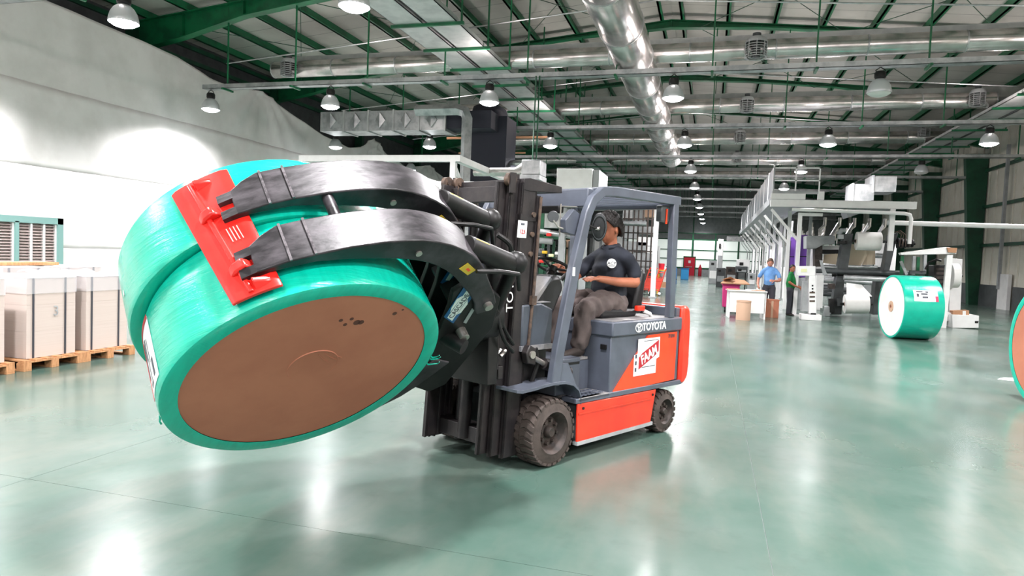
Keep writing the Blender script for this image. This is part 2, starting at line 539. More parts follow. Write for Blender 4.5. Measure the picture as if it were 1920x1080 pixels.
# thin roof bracing rods, in alternate bays
for j in (3, 4, 6):
    for sx in (-1, 1):
        for k in (0, 1, 2):
            xa, xb = XC + sx * (1 + 4.6 * k), XC + sx * (1 + 4.6 * (k + 1))
            if XL < xb < XR:
                for q in (0, 1):
                    a, c = (xa, xb) if q else (xb, xa)
                    MB().cyl((a, rows[j] + .1, roof_z(a) - .45), (c, rows[j + 1] - .1, roof_z(c) - .45), .012, seg=6).build('bracing_rod', 'green_dark', ceil)

# right wall: ribbed cream panels, dark plinth, girts, tapered columns
wr = MB().box(XR + .1, XR + .2, Y0, Y1, 0, 9).build('wall_right', 'cream')
tag(wr, kind='structure')
y = 14.0
while y < Y1 - 1:
    MB().box(XR + .02, XR + .1, y + .01, y + .97, 1.05, 8.8).box(XR - .01, XR + .03, y + .08, y + .2, 1.05, 8.8).build('wall_panel', 'cream', wr)
    y += 1.0
for a, c in ((14, 35.3), (36.6, 44), (45.6, Y1)):
    MB().box(XR - .04, XR + .1, a, c, 0, 1.05).build('plinth', 'grey_dk', wr)
for z in (2.9, 4.8, 6.6):
    MB().box(XR - .16, XR - .04, 14, Y1, z, z + .14).build('girt', 'green_dark', wr)
for y in rows[6:]:
    b = MB()
    for s in (-1, 1):
        b.prism([(XR - .03, y + s * .16, 0), (XR - .42, y + s * .16, 0), (XR - 1.0, y + s * .16, 7.5), (XR - .03, y + s * .16, 7.5)], (0, .03 * s, 0))
    b.prism([(XR - .42, y - .19, 0), (XR - .42, y + .19, 0), (XR - 1.0, y + .19, 7.5), (XR - 1.0, y - .19, 7.5)], (-.03, 0, 0))
    b.build('column', 'green_dark', wr)
MB().box(XR - .28, XR - .16, 36.3, 36.45, .9, 7.5).build('downpipe', 'grey_mid', wr)
MB().box(XR - .2, XR - .06, 35.4, 36.5, 0, 1.6).build('door_panel', 'white', wr)

# far wall: pale translucent sheets between green girts and posts, a red door
wf = MB().box(XL, XR, Y1 - .1, Y1, 0, 10.3).build('wall_far', 'grey_mid')
tag(wf, kind='structure')
fy = 78.0
for i in range(12):
    x0 = -16.5 + i * 2.4
    for (z0, z1) in ((.9, 1.75), (1.85, 2.75), (2.85, 3.9)):
        MB().box(x0 + .1, x0 + 2.3, fy, fy + .04, z0, z1).build('translucent_sheet', 'panel_glow', wf)
for z in (.78, 1.75, 2.75, 3.9, 4.6):
    MB().box(XL, XR, fy - .08, fy + .02, z, z + .1).build('girt', 'green_steel', wf)
for i in range(13):
    x0 = -16.6 + i * 2.4
    MB().box(x0, x0 + .12, fy - .12, fy + .02, 0, 4.7 if i % 3 else 9.3).build('post', 'green_steel', wf)
MB().box(XL, XR, fy - .04, fy + .02, 0, .78).build('plinth', 'grey_mid', wf)
MB().box(XL, XR, fy - .02, fy + .04, 4.7, 10.2).build('upper_sheet', 'grey_mid', wf)
d = MB().box(-2.97, -1.80, fy - .16, fy - .08, 0, 2.02).build('door_1', 'door_red')
tag(d, kind='structure')
MB().box(-3.05, -2.97, fy - .2, fy - .08, 0, 2.1).box(-1.8, -1.72, fy - .2, fy - .08, 0, 2.1).box(-3.05, -1.72, fy - .2, fy - .08, 2.02, 2.1).build('door_frame', 'green_steel', d)
MB().box(-2.5, -2.25, fy - .175, fy - .158, 1.35, 1.65).build('door_sign', 'label_white', d)
MB().box(-2.8, -2.1, fy - .2, fy - .158, .9, .97).build('push_bar', 'steel', d)

# left: outer wall, and the white cloth hung in front of it
wl = MB().box(XL - .1, XL, Y0, Y1, 0, 9).build('wall_left', 'grey_dk')
tag(wl, kind='structure')
for y in rows[2:]:
    MB().box(XL + .02, XL + .45, y - .12, y + .12, 0, 8.2).build('column', 'green_dark', wl)
for z in (7.9, 8.4):
    MB().box(XL + .02, XL + .12, Y0, Y1, z, z + .14).build('girt', 'green_dark', wl)

cu = thing('wall_curtain', 'huge white cloth curtain hung in stitched bands along the left side of the hall', 'curtain', (-16.5, 20, 0))
TOP = [(-9, 8.2), (5, 8.1), (10, 7.85), (13.4, 7.6), (15.8, 7.52), (17.9, 7.4), (19.4, 7.12), (20.1, 7.1), (22.3, 7.35), (24, 6.95), (26.5, 6.45), (28.6, 6.25), (29.6, 6.45), (31.1, 7.15), (32.6, 6.55), (35, 6.2), (38, 6.7), (41, 6.1), (52, 6.1)]
def top_z(y):
    for (a, za), (b_, zb) in zip(TOP, TOP[1:]):
        if y <= b_: return za + (zb - za) * (y - a) / (b_ - a)
    return TOP[-1][1]
def fold(y, z):
    t = top_z(y)
    up = max(0, 1 - (t - z) / 3.0)
    f = .035 * math.sin(y * 2.1 + .5 * z) * math.sin(y * .83 + 1) + .02 * math.sin(y * 5.3 + .9 * z + math.sin(z)) * (1 - .7 * up)
    f += .05 * math.sin(.62 * y + .35 * z)
    # gathered pleats fanning down from the points where the cloth is tied up
    for yc, am in ((22.3, .07), (31.1, .10), (38, .09)):
        dy, dz = y - yc, (t + .2 - z)
        if dz > 0 and abs(dy) < 6:
            ang = math.atan2(dy, dz + .05)
            f += am * math.sin(ang * 13) * math.exp(-dz / 2.6) * math.exp(-(dy / 3.2) ** 2)
    return f
bands = [(5.38, None), (3.32, 5.42), (1.27, 3.36), (0.02, 1.31)]
for k, (zb, zt) in enumerate(bands):
    NY, NZ = 300, (26 if zt is None else 14)
    def fn(u, v, zb=zb, zt=zt, k=k):
        y = -9 + 61 * u
        zt_ = top_z(y) if zt is None else zt
        z = zb + (zt_ - zb) * v
        return Vector((k * .012 - .02 + fold(y, z), y - 20, z))
    MB().grid(NY, NZ, fn).build('cloth_band', 'curtain', cu, angle=60, solid=.006)

# framed louvres standing in the curtain, far left
lv = thing('louvre_unit', 'green framed unit with slatted grilles against the white curtain', 'vent', (-16.3, 12.4, 0))
MB().box(0, .14, -1.9, -1.82, 0, 2.08).box(0, .14, 1.2, 1.36, 0, 2.08).box(0, .14, -1.9, 1.36, 1.92, 2.08).box(0, .14, .08, .18, 0, 1.95).box(0, .14, -1.9, 1.36, 0, .12).build('frame', 'green_frame', lv)
for (a, c) in ((-1.8, -1.0), (-.9, .06), (.2, .52), (.56, .86), (.9, 1.18)):
    g = MB()
    for i in range(24):
        z = .16 + i * .073
        g.prism([(.02, a, z), (.09, a, z + .01), (.02, a, z + .05)], (0, c - a, 0))
    tag(g.build('grille_slats', 'louvre', lv), kind='stuff')
    MB().box(.01, .1, c - .02, c + .03, .12, 1.92).build('mullion', 'white', lv)
MB().box(-.02, .0, -1.85, 1.3, .1, 2.0).build('back_sheet', 'louvre', lv)

# ================================================================== OVERHEAD
# light troughs across the hall, with hanger rods
LX = [-15.0, -10.85, -6.0, -1.15, 3.5, 8.15]
ordr = ['second row behind the viewpoint', 'row behind the viewpoint', 'nearest row of hanging lamps', 'second nearest row of hanging lamps', 'third row of hanging lamps', 'fourth row of hanging lamps', 'fifth row of hanging lamps', 'sixth row of hanging lamps', 'seventh row of hanging lamps', 'eighth row of hanging lamps', 'farthest rows of hanging lamps', 'last row of hanging lamps']
ordc = ['leftmost', 'second from left', 'third from left', 'fourth from left', 'fifth from left', 'rightmost']
for j, y in enumerate(rows[2:]):
    tr = thing('light_trough', 'long galvanised trough carrying the %s' % ordr[j + 2], 'cable trough', (0, y, 6.28), 0, 'troughs that carry the lamps')
    MB().box(-15.2, 12.0, -.14, -.128, 0, .13).box(-15.2, 12.0, .128, .14, 0, .13).box(-15.2, 12.0, -.14, .14, 0, .012).build('channel', 'galv', tr)
    for x in [-14.4 + 2.36 * i for i in range(12)]:
        if j > 5 and int(x) % 2: continue
        r_ = MB(); r_.box(x - .018, x + .018, -.018, .018, .1, roof_z(x) - .24 - 6.28)
        r_.build('hanger_rod', 'green_steel', tr)
        MB().box(x - .03, x + .03, -.24, .24, -.05, 0).build('cross_bracket', 'green_steel', tr)

# high bay lamps
def make_lamp(lit=True):
    t = thing('high_bay_lamp', 'x', 'lamp')
    MB().lathe([(.262, 0), (.268, .012), (.255, .09), (.23, .18), (.18, .265), (.13, .31), (.10, .33), (0, .33)], seg=28).build('reflector', 'grey_lamp', t, solid=0)
    MB().lathe([(0, -.085), (.10, -.075), (.19, -.045), (.248, -.004), (.25, .02), (.2, .05), (0, .05)], seg=28).build('lens', 'lamp' if lit else 'paper', t)
    MB().lathe([(0, .33), (.10, .33), (.125, .36), (.125, .46), (.10, .5), (0, .5)], seg=16).build('ballast_housing', 'black', t)
    MB().tube([(-.08, 0, .46), (-.10, 0, .53), (0, 0, .6), (.10, 0, .53), (.08, 0, .46)], .012, 6).build('hook', 'black', t)
    return t
M['grey_lamp'] = mat('lamp_reflector', '#cfd3d6', 0.3, 0.35)
ld = bpy.data.lights.new('lamp_light', 'SPOT')
ld.energy = LAMP_W; ld.spot_size = R(154); ld.spot_blend = 0.5; ld.shadow_soft_size = .22; ld.color = (1.0, 0.97, 0.985)
lu = bpy.data.lights.new('uplight_fill', 'POINT')   # fill added above the lamps to brighten the roof, standing for uplight
lu.energy = 135; lu.shadow_soft_size = .2; lu.color = (1, .87, .85)
lit_proto = make_lamp(True)
off_proto = make_lamp(False)
used = {True: False, False: False}
for j, y in enumerate(rows):
    for i, x in enumerate(LX):
        if j == 5 and i in (1, 2): continue
        if j >= 6 and i not in (0, 3, 4): continue
        if j >= 6 and i == 0 and j > 6: continue
        if j >= 7 and i == 4 and j > 8: continue
        lit = not ((j, i) in ((3, 4), (5, 5)))
        pro = lit_proto if lit else off_proto
        if used[lit]: t = copy_tree(pro)
        else: t = pro; used[lit] = True
        t.location = (x, y, 5.68)
        st_ = 'glowing' if lit else 'unlit'
        t['label'] = '%s high-bay lamp, %s in the %s' % (st_, ordc[i], ordr[j])
        t['group'] = 'high-bay lamps hung from the troughs'
        if lit and j < 9:
            lo = bpy.data.objects.new('lamp_light', ld); COL.objects.link(lo)
            lo.parent = t; lo.location = (0, 0, -.12)
            if j < 8 and i > 0:
                up = bpy.data.objects.new('uplight_fill', lu); COL.objects.link(up)
                up.parent = t; up.location = (0, 0, .72)

# wide pairs of perforated trays running down the hall on green cross hangers
def tray(name, lab, xc, half, z, ya, yb, step):
    t = thing(name, lab, 'cable tray', (xc, ya, z))
    for s in (-1, 1):
        a, c = (s * .06, s * half) if s > 0 else (-half, -.06)
        p_ = MB()
        y = 0
        p_.box(a, c, 0, yb - ya, .0, .02).box(a, a + .015, 0, yb - ya, 0, .12).box(c - .015, c, 0, yb - ya, 0, .12)
        p_.build('tray_panel', 'tray', t)
    MB().box(-.05, .05, 0, yb - ya, .05, .1).build('centre_rail', 'black', t)
    y = .6
    while y < yb - ya:
        MB().box(-half - .1, half + .18, y - .035, y + .035, -.07, 0).build('cross_hanger', 'green_steel', t)
        if y + ya < 58:
            zz = roof_z(xc + half) - .24 - z
            MB().box(half + .1, half + .14, y - .02, y + .02, -.05, zz).build('hanger_rod', 'green_steel', t)
        y += 2.0
    return t
tray('cable_tray', 'wide perforated cable tray on green cross hangers left of the big duct', -7.0, .82, 7.15, 9, 62, 2)
tray('cable_tray', 'pale wide tray on green hangers high along the right side of the hall', 9.6, .8, 7.15, 22, 60, 2)

# ducts
def duct(p0, p1, r, lab, rings=2.0, name='air_duct', group=None):
    p0, p1 = Vector(p0), Vector(p1)
    t = thing(name, lab, 'duct', p0, 0, group)
    d = p1 - p0; L_ = d.length; d.normalize()
    n = max(2, int(L_ / rings))
    seg_l = L_ / n
    for i in range(n):
        a, b_ = d * (i * seg_l), d * ((i + 1) * seg_l)
        MB().tube([a + d * .012, a + d * .03, b_ - d * .03, b_ - d * .012], [r * .985, r, r, r * .985], 28).build('duct_section', 'duct', t)
    for i in range(n + 1):
        a = d * (i * seg_l)
        MB().tube([a - d * .018, a + d * .018], r * 1.025, 28).build('joint_ring', 'galv', t)
    return t
duct((-2.28, 8, 6.95), (-2.28, 36.5, 6.95), .52, 'biggest silver duct running away down the middle of the hall', 2.4)
for k, y in enumerate([20.3, 27.3, 34.6, 41.8, 49.0]):
    duct((-14.6 if k < 1 else -11.3, y, 7.55), (10.5 if k != 1 else 9.0, y, 7.55), .27,
         'silver cross duct over the %s' % ordr[k + 3], 2.2, group='silver ducts across the hall')
    # pale flat lagging duct above it
    f = MB().box(-14.5 if k < 1 else -11.3, 10.5, -.3, .3, 0, .36).build('lagged_duct', 'tray')
    f.location = (0, y + .75, 7.75)
    tag(f, 'flat pale duct behind the silver cross duct over the %s' % ordr[k + 3], 'duct', 'flat pale ducts across the hall')

# louvred drum diffusers under the cross ducts
def diffuser(u, v, Y, r, lab):
    c = at(u, v, Y - .42)
    t = thing('air_diffuser', lab, 'diffuser', (c.x, c.y, c.z), 0, 'drum diffusers under the cross ducts')
    MB().lathe([(0, .5), (r * .8, .5), (r, .42), (r, .36)], seg=24).build('cap', 'grey_mid', t)
    g = MB()
    for k in range(6):
        z = -.02 + k * .065
        g.lathe([(r * .86, z), (r, z - .02), (r, z), (r * .88, z + .02)], seg=24)
    tag(g.build('louvre_rings', 'galv', t), kind='stuff')
    for k in range(8):
        a = k * math.pi / 4
        MB().bar((r * math.cos(a), r * math.sin(a), -.04), (r * math.cos(a), r * math.sin(a), .4), .02, .02).build('strip', 'galv', t)
    MB().cyl((0, 0, -.03), (0, 0, .62), r * .4, seg=12).build('neck', 'grey_dk', t)
for (u, v, Y, r, l) in ((1417, 106, 20.3, .28, 'drum diffuser under the nearest silver cross duct, right of the big duct'), (541, 140, 20.3, .25, 'drum diffuser at the left end of the nearest cross duct'),
                        (1400, 208, 27.3, .24, 'second drum diffuser back under the ducts right of the big duct'), (1832, 196, 27.3, .24, 'drum diffuser near the right end of the second cross duct'),
                        (1387, 264, 34.6, .24, 'third drum diffuser back under the ducts'), (1732, 255, 34.6, .24, 'drum diffuser near the right end of the third cross duct'), (1381, 303, 41.8, .24, 'small far drum diffuser, last of the line')):
    diffuser(u, v, Y, r, l)

# thin sprinkler pipe runs across, high up
for k, (y, z) in enumerate([(19.0, 8.0), (26.2, 8.0), (33.4, 8.0)]):
    pz_ = MB().tube([(-15.5, y, z - .55), (XC, y, z + .6), (11, y, z - .4)], .022, 6).build('sprinkler_pipe', 'galv')
    tag(pz_, 'thin pipe rising to the ridge, strung across the %s roof bay' % ['nearest', 'second', 'third'][k], 'pipe', 'thin sprinkler pipes')

# dark square exhaust ducts with pale frame, left of centre
t = thing('exhaust_duct', 'dark square exhaust stack with grey elbow rising behind the machines', 'duct', at(905, 300, 24))
b0 = at(893, 300, 24); b1 = at(957, 300, 24); c0 = at(890, 225, 24)
MB().box(b0.x - t.location.x, b1.x - t.location.x, -.6, .6, -t.location.z, c0.z - b0.z).build('stack', 'charcoal', t)
MB().box(b0.x - t.location.x - .1, b1.x - t.location.x - .3, -.6, .7, c0.z - b0.z, c0.z - b0.z + .5).build('elbow', 'charcoal', t, bevel=.25)
t = thing('grey_pipe_frame', 'grey square vertical pipe bent over at the top, beside the dark stack', 'duct', at(873, 300, 22))
h_ = at(873, 205, 22).z - at(873, 300, 22).z
MB().tube([(0, 0, -t.location.z), (0, 0, h_ - .3), (-.1, 0, h_ - .08), (-.35, 0, h_), (-1.9, 0, h_)], .19, 4).build('pipe', 'galv', t)
a, b_ = at(700, 208, 22.5), at(700, 245, 22.5)
t = thing('lagged_box_duct', 'wrinkled silver box duct running left from the dark stack', 'duct', (b_.x, 22.5, b_.z))
l_, r2 = at(600, 220, 22.5).x - b_.x, at(835, 220, 22.5).x - b_.x
for i in range(5):
    x0 = l_ + (r2 - l_) * i / 5; x1 = l_ + (r2 - l_) * (i + 1) / 5
    hh = a.z - b_.z
    MB().prism([(x0 + .02, 0, 0), (x1 - .02, 0, 0), (x1 - .02, 0, hh), (x0 + .02, 0, hh)], (0, 1.0, 0)).prism([(x0 + .3, -.05, hh * .5), ((x0 + x1) / 2, -.12, hh * .9), (x1 - .3, -.05, hh * .5), ((x0 + x1) / 2, -.12, hh * .1)], (0, .1, 0)).build('duct_section', 'galv', t)
    MB().box(x1 - .03, x1 + .03, -.04, 1.04, -.04, hh + .04).build('flange', 'tray', t)
MB().box(at(835, 220, 22.5).x - b_.x, b0.x - b_.x + 1, .05, .9, .05, hh - .05).build('dark_section', 'charcoal', t)


# ================================================================== PAPER REELS
def reel_parts(t, rad, wid, cap, seg=72, inner=.66, mw=None, far_cap=True, bead=True):
    """axis +Z of the local frame is the near face normal; the face lies at z=0"""
    mw = mw or Matrix.Identity(4)
    MB().lathe([(inner * rad / .75, -.004), (rad - .018, 0), (rad - .004, -.005), (rad, -.02), (rad + .002, -.04), (rad, -.08), (rad + .001, -wid * .5), (rad, -wid + .03), (rad - .012, -wid), (inner * rad / .75, -wid)], seg=seg).build('green_wrap', 'wrap', t, mw, angle=50)
    MB().lathe([(0, -.008), (inner * rad / .75, -.008), (inner * rad / .75, -.02), (0, -.02)], seg=seg).build('end_board', cap, t, mw)
    MB().lathe([(0, -wid + .006), (inner * rad / .75, -wid + .006), (inner * rad / .75, -wid + .02), (0, -wid + .02)], seg=seg).build('end_board', 'kraft', t, mw)

def arc_patch(r, t0, t1, a0, a1, n=12, th=.002):
    """curved patch on the cylinder: angle t (radians) from local X, a along Z; returns MB in the reel frame"""
    b = MB()
    st = []
    for i in range(n + 1):
        t = t0 + (t1 - t0) * i / n
        c, s_ = math.cos(t), math.sin(t)
        st.append([(r * c, r * s_, a0), ((r + th) * c, (r + th) * s_, a0), ((r + th) * c, (r + th) * s_, a1), (r * c, r * s_, a1)])
    return b.stations(st)

# frame of the pair held in the clamp: Z = reel axis (face normal), X = e1, Y = e3
CF = Vector((-2.058, 3.235, .941))
aa, ee = R(-33.1), R(-44.86)
nz = Vector((math.cos(ee) * math.cos(aa), math.cos(ee) * math.sin(aa), math.sin(ee)))
TAZ = R(-117.5)
tf = Vector((math.cos(TAZ), math.sin(TAZ), 0))
e1 = (tf - nz * tf.dot(nz)).normalized()
e3 = nz.cross(e1)
if e3.z < 0: e3 = -e3
def fr(o, x, y, z): return Matrix(((x.x, y.x, z.x, o.x), (x.y, y.y, z.y, o.y), (x.z, y.z, z.z, o.z), (0, 0, 0, 1)))
RF = fr(CF, e1, e3, nz)                       # det +1: e1 x e3 = nz ?
if e1.cross(e3).dot(nz) < 0: RF = fr(CF, e1, -e3, nz)
SY = 1 if e1.cross(e3).dot(nz) > 0 else -1   # sign that turns +c (up) into local Y

near = thing('paper_reel', 'huge green-wrapped paper reel with brown end held tilted in the black clamp', 'paper reel')
near.matrix_world = RF
reel_parts(near, .75, .472, 'kraft', seg=128)
# pressed crescent round the hidden core, scratches, drip stains
pts = [(.02 + .135 * math.cos(t), SY * (.08 + .135 * math.sin(t)), -.008) for t in [R(-60 + 10 * i) for i in range(28)]]
MB().tube(pts, [.001 + .0045 * math.sin(math.pi * i / 27) for i in range(28)], 6).build('core_crease', 'kraft', near)
for k, (x0, y0, x1, y1) in enumerate(((.0, .19, -.10, .13), (-.02, .20, -.12, .15), (.03, .18, -.07, .10))):
    MB().tube([(x0, SY * y0, -.008), ((x0 + x1) / 2 + .005, SY * (y0 + y1) / 2, -.006), (x1, SY * y1, -.008)], .0025, 5).build('crease', 'kraft', near)
for (b_, c_, r1) in ((.027, .465, .011), (-.029, .478, .011), (-.072, .45, .02), (-.095, .452, .017), (-.012, .432, .011), (-.263, .527, .013), (-.297, .559, .007)):
    MB().lathe([(0, -.0065), (r1, -.0065), (r1, -.009), (0, -.009)], (b_, SY * c_, 0), seg=14).build('drip_stain', 'stain', near)
# shipping label on the wrap, with red corner and print
tag(arc_patch(.752, SY * R(-19), SY * R(-1), -.42, -.06, 10).build('shipping_label', 'label_white', near), 'white printed label with red edge')
arc_patch(.7545, SY * R(-19), SY * R(-1), -.43, -.405, 10).build('label_edge', 'label_red', near)
arc_patch(.7545, SY * R(-19), SY * R(-17.6), -.42, -.06, 2).build('label_edge', 'label_red', near)
for (t0, t1, a0, a1) in ((-15, -13.5, -.37, -.15), (-12.3, -11.6, -.37, -.25), (-10.5, -9.9, -.36, -.12), (-8, -7.4, -.34, -.2), (-6, -4, -.2, -.1), (-13, -9, -.11, -.09)):
    arc_patch(.7545, SY * R(t0), SY * R(t1), a0, a1, 2, .001).build('label_print', 'ink', near)
# torn strands of wrap at the rim
for (ang, L_) in ((8, .07), (4, .09), (9.5, .05)):
    a = R(180 + ang * -SY)
    p0 = Vector((.748 * math.cos(a), .748 * math.sin(a), -.03))
    MB().tube([p0, p0 + Vector((-.03, .02, .01)), p0 + Vector((-L_, .0, .02)), p0 + Vector((-L_ * .9, -.03, .03))], [.006, .005, .004, .003], 6).build('torn_wrap', 'wrap', near)
MB().tube([(.75 * math.cos(R(-27 * SY)), .75 * math.sin(R(-27 * SY)), -.05), (.765 * math.cos(R(-30 * SY)), .765 * math.sin(R(-30 * SY)), -.03), (.77 * math.cos(R(-33 * SY)), .77 * math.sin(R(-33 * SY)), -.04)], [.006, .004, .006], 6).build('torn_wrap', 'wrap', near)

rear = thing('paper_reel', 'second green-wrapped paper reel, clamped behind the near one and jutting farther left', 'paper reel')
rear.matrix_world = RF @ Matrix.Translation((.045, SY * -.02, -.482))
reel_parts(rear, .757, .44, 'kraft', seg=128)
arc_patch(.759, SY * R(-9), SY * R(-7.5), -.2, -.17, 2).build('torn_wrap', 'paper', rear)

# reel standing on the floor in front of the press
def floor_reel(c, az, wid, cap, lab, grp=None):
    t = thing('paper_reel', lab, 'paper reel', None or (0, 0, 0), 0, grp)
    nn = Vector((math.sin(az), math.cos(az), 0)) * -1      # face normal
    y = Vector((0, 0, 1)); x = y.cross(nn)
    t.matrix_world = fr(Vector(c), x, y, nn)
    reel_parts(t, .75, wid, cap, seg=96, inner=.70 if cap == 'paper' else .66)
    return t
g = at(1672, 634, 18.1)
c = Vector((at(1670, 577, 18.15).x, 18.15, .75))
fr1 = floor_reel(c, R(80.5), .86, 'paper', 'green-wrapped reel with white end standing alone on the floor before the press')
MB().lathe([(.05, .002), (.13, .002), (.13, -.01), (.05, -.01)], seg=32).build('core', 'core', fr1)
MB().lathe([(0, -.004), (.05, -.004), (.05, -.01), (0, -.01)], seg=24).build('core_plug', 'kraft', fr1)
MB().lathe([(0, .002), (.012, .002), (.012, -.004), (0, -.004)], seg=12).build('plug_hole', 'black', fr1)
tag(arc_patch(.752, R(35), R(14), -.20, -.72, 8).build('shipping_label', 'label_white', fr1), 'white printed label with pink corner')
arc_patch(.7545, R(24), R(14), -.66, -.72, 4).build('label_corner', 'label_pink', fr1)
for (t0, t1, a0, a1) in ((33, 31, -.26, -.4), (28, 22, -.26, -.31), (29, 26, -.36, -.5), (23, 20, -.38, -.5), (33, 30, -.46, -.52)):
    arc_patch(.7545, R(t0), R(t1), a0, a1, 2, .001).build('label_print', 'ink', fr1)
d = F_ + R_ * ((1946 - 960) / 1280) - U_ * ((650 - 540) / 1280)
c = CAM + d * ((.75 - 1.65) / d.z)
fr2 = floor_reel((c.x, c.y, .75), R(86.4), .9, 'kraft', 'green-wrapped reel with brown end cut off by the right edge of the view')
# scrap of white wrap lying beside it
g = at(1893, 632, c.y + 2.2); g.z = 0
sc_ = MB().prism([(g.x - .12, g.y, .004), (g.x + .2, g.y - .1, .004), (g.x + .22, g.y + .15, .03), (g.x + .0, g.y + .12, .02)], (0, 0, .004)).build('paper_scrap', 'label_white')
tag(sc_, 'scrap of white paper on the floor beside the reel at the right edge', 'paper scrap')

# ================================================================== FORKLIFT
TO = Vector((-1.11, 5.134, 0))
TM = Matrix.Translation(TO) @ Matrix.Rotation(TAZ, 4, 'Z')
fk = thing('forklift', 'orange and grey electric forklift with black mast and curved paper-roll clamp', 'forklift')
fk.matrix_world = TM
YR = -1.24                                    # right side of the truck

def tyre(cx, y0, y1, r, lugs, rimr):
    """y0 outer face, y1 inner face"""
    w_ = abs(y1 - y0); s = 1 if y0 > y1 else -1
    ax = (0, s, 0)
    b = MB().lathe([(rimr, .01), (rimr + .02, .002), (r - .05, 0), (r - .02, -.012), (r - .012, -.03), (r - .012, -w_ + .03), (r - .03, -w_), (rimr, -w_)], (cx, y0, r), ax, 48)
    for k in range(lugs):
        t = 2 * math.pi * k / lugs
        for h_ in (0, 1):
            tt = t + (math.pi / lugs if h_ else 0)
            st = []
            for q in range(4):
                f = q / 3
                yy = y0 - s * (.0 + f * w_ * .47) if h_ == 0 else y0 - s * (w_ * .53 + f * w_ * .47)
                a = tt + (.10 * math.sin(f * 2.6) if h_ == 0 else .10 * math.sin((1 - f) * 2.6))
                ring = []
                hw = .36 * 2 * math.pi / lugs
                for (dr, da) in ((-.02, -hw), (0.0, -hw * .8), (0.0, hw * .8), (-.02, hw)):
                    rr = r + dr - (.012 if q == (0 if h_ == 0 else 3) else 0)
                    ring.append((cx + rr * math.cos(a + da), yy, r + rr * math.sin(a + da)))
                st.append(ring)
            b.stations(st)
    return b.build('tyre', 'rubber', fk, angle=30)

def wheel(cx, y0, y1, r, rimr, lugs, dish=.05):
    ty = tyre(cx, y0, y1, r, lugs, rimr)
    s = 1 if y0 > y1 else -1
    ax = (0, s, 0)
    o = (cx, y0, r)
    MB().lathe([(0, -dish - .012), (rimr * .55, -dish - .012), (rimr * .72, -dish - .02), (rimr * .88, -.03), (rimr * .96, -.004), (rimr * 1.03, .006), (rimr * 1.03, -.02), (rimr, -.06)], o, ax, 48).build('wheel_rim', 'rim', ty)
    MB().lathe([(0, -dish + .035), (rimr * .2, -dish + .035), (rimr * .28, -dish + .02), (rimr * .3, -dish - .012)], o, ax, 24).build('hub', 'rim', ty)
    for k in range(8):
        t = 2 * math.pi * k / 8 + .2
        p = Vector((cx + rimr * .55 * math.cos(t), y0 - s * (dish + .012), r + rimr * .55 * math.sin(t)))
        MB().cyl(p, p + Vector((0, s * .025, 0)), .018, .014, 6).build('wheel_nut', 'rim', ty)
wheel(0, 0, -.24, .27, .165, 26)
wheel(0, YR, YR + .24, .27, .165, 26)
wheel(-1.655, -.01, -.18, .205, .12, 20, .03)
wheel(-1.655, YR + .01, YR + .18, .205, .12, 20, .03)

# chassis
MB().box(-1.88, .10, -.26, YR + .26, .13, .47).box(-1.35, -.32, -.02, YR + .02, .12, .455).build('chassis', 'grey_dk', fk)
for (ya, yb, nm) in ((-.018, .0, 'l'), (YR + .018, YR, 'r')):
    s = 1 if nm == 'l' else -1
    b = MB().prism([(-.30, ya, .145), (-.29, ya, .455), (-1.46, ya, .44), (-1.39, ya, .145)], (0, yb - ya, 0))
    sk = b.build('side_skirt', 'truck_red', fk, bevel=.004)
    MB().bar((-.3, yb + s * .004, .375), (-1.42, yb + s * .004, .365), .012, .010).build('skirt_ridge', 'truck_red', sk)
    for (x, z) in ((-.36, .415), (-1.40, .40)):
        MB().cyl((x, yb, z), (x, yb + s * .01, z), .012, seg=6).build('screw', 'black', sk)
    MB().bar((-.30, yb - s * .02, .13), (-1.42, yb - s * .02, .13), .05, .03).build('sill', 'grey_mid', fk)
    # running edge strip above skirt, towards the back wheel
    MB().prism([(-.27, yb - s * .0, .458), (-1.93, yb - s * .0, .44), (-1.93, yb, .485), (-.62, yb, .50), (-.27, yb, .50)], (0, -s * .16, 0)).build('edge_strip', 'truck_grey', fk, bevel=.006)
    # wheel arch
    st = []
    for k in range(13):
        t = R(182 - k * 12.4)
        if k <= 9:
            x, z = .0 - .345 * math.cos(t) * -1, .30 + .335 * math.sin(t)
            x = -.345 * -math.cos(t) * 1.0
        st.append(None)
    arch = [(-.33, .44), (-.325, .50), (-.29, .565), (-.22, .615), (-.12, .64), (0, .648), (.12, .642), (.25, .63), (.38, .625), (.44, .635)]
    st = [[(x, yb + s * .005, z), (x, yb - s * .29, z), (x, yb - s * .29, z + .022), (x, yb + s * .005, z + .022)] for x, z in arch]
    MB().stations(st).build('front_fender', 'truck_grey', fk, bevel=.004)
    MB().prism([(x, yb - s * .012, z + .01) for x, z in arch[:6]] + [(0.02, yb - s * .012, .80), (-.16, yb - s * .012, .80), (-.27, yb - s * .012, .62), (-.33, yb - s * .012, .50)], (0, -s * .03, 0)).build('pillar_gusset', 'truck_grey', fk)

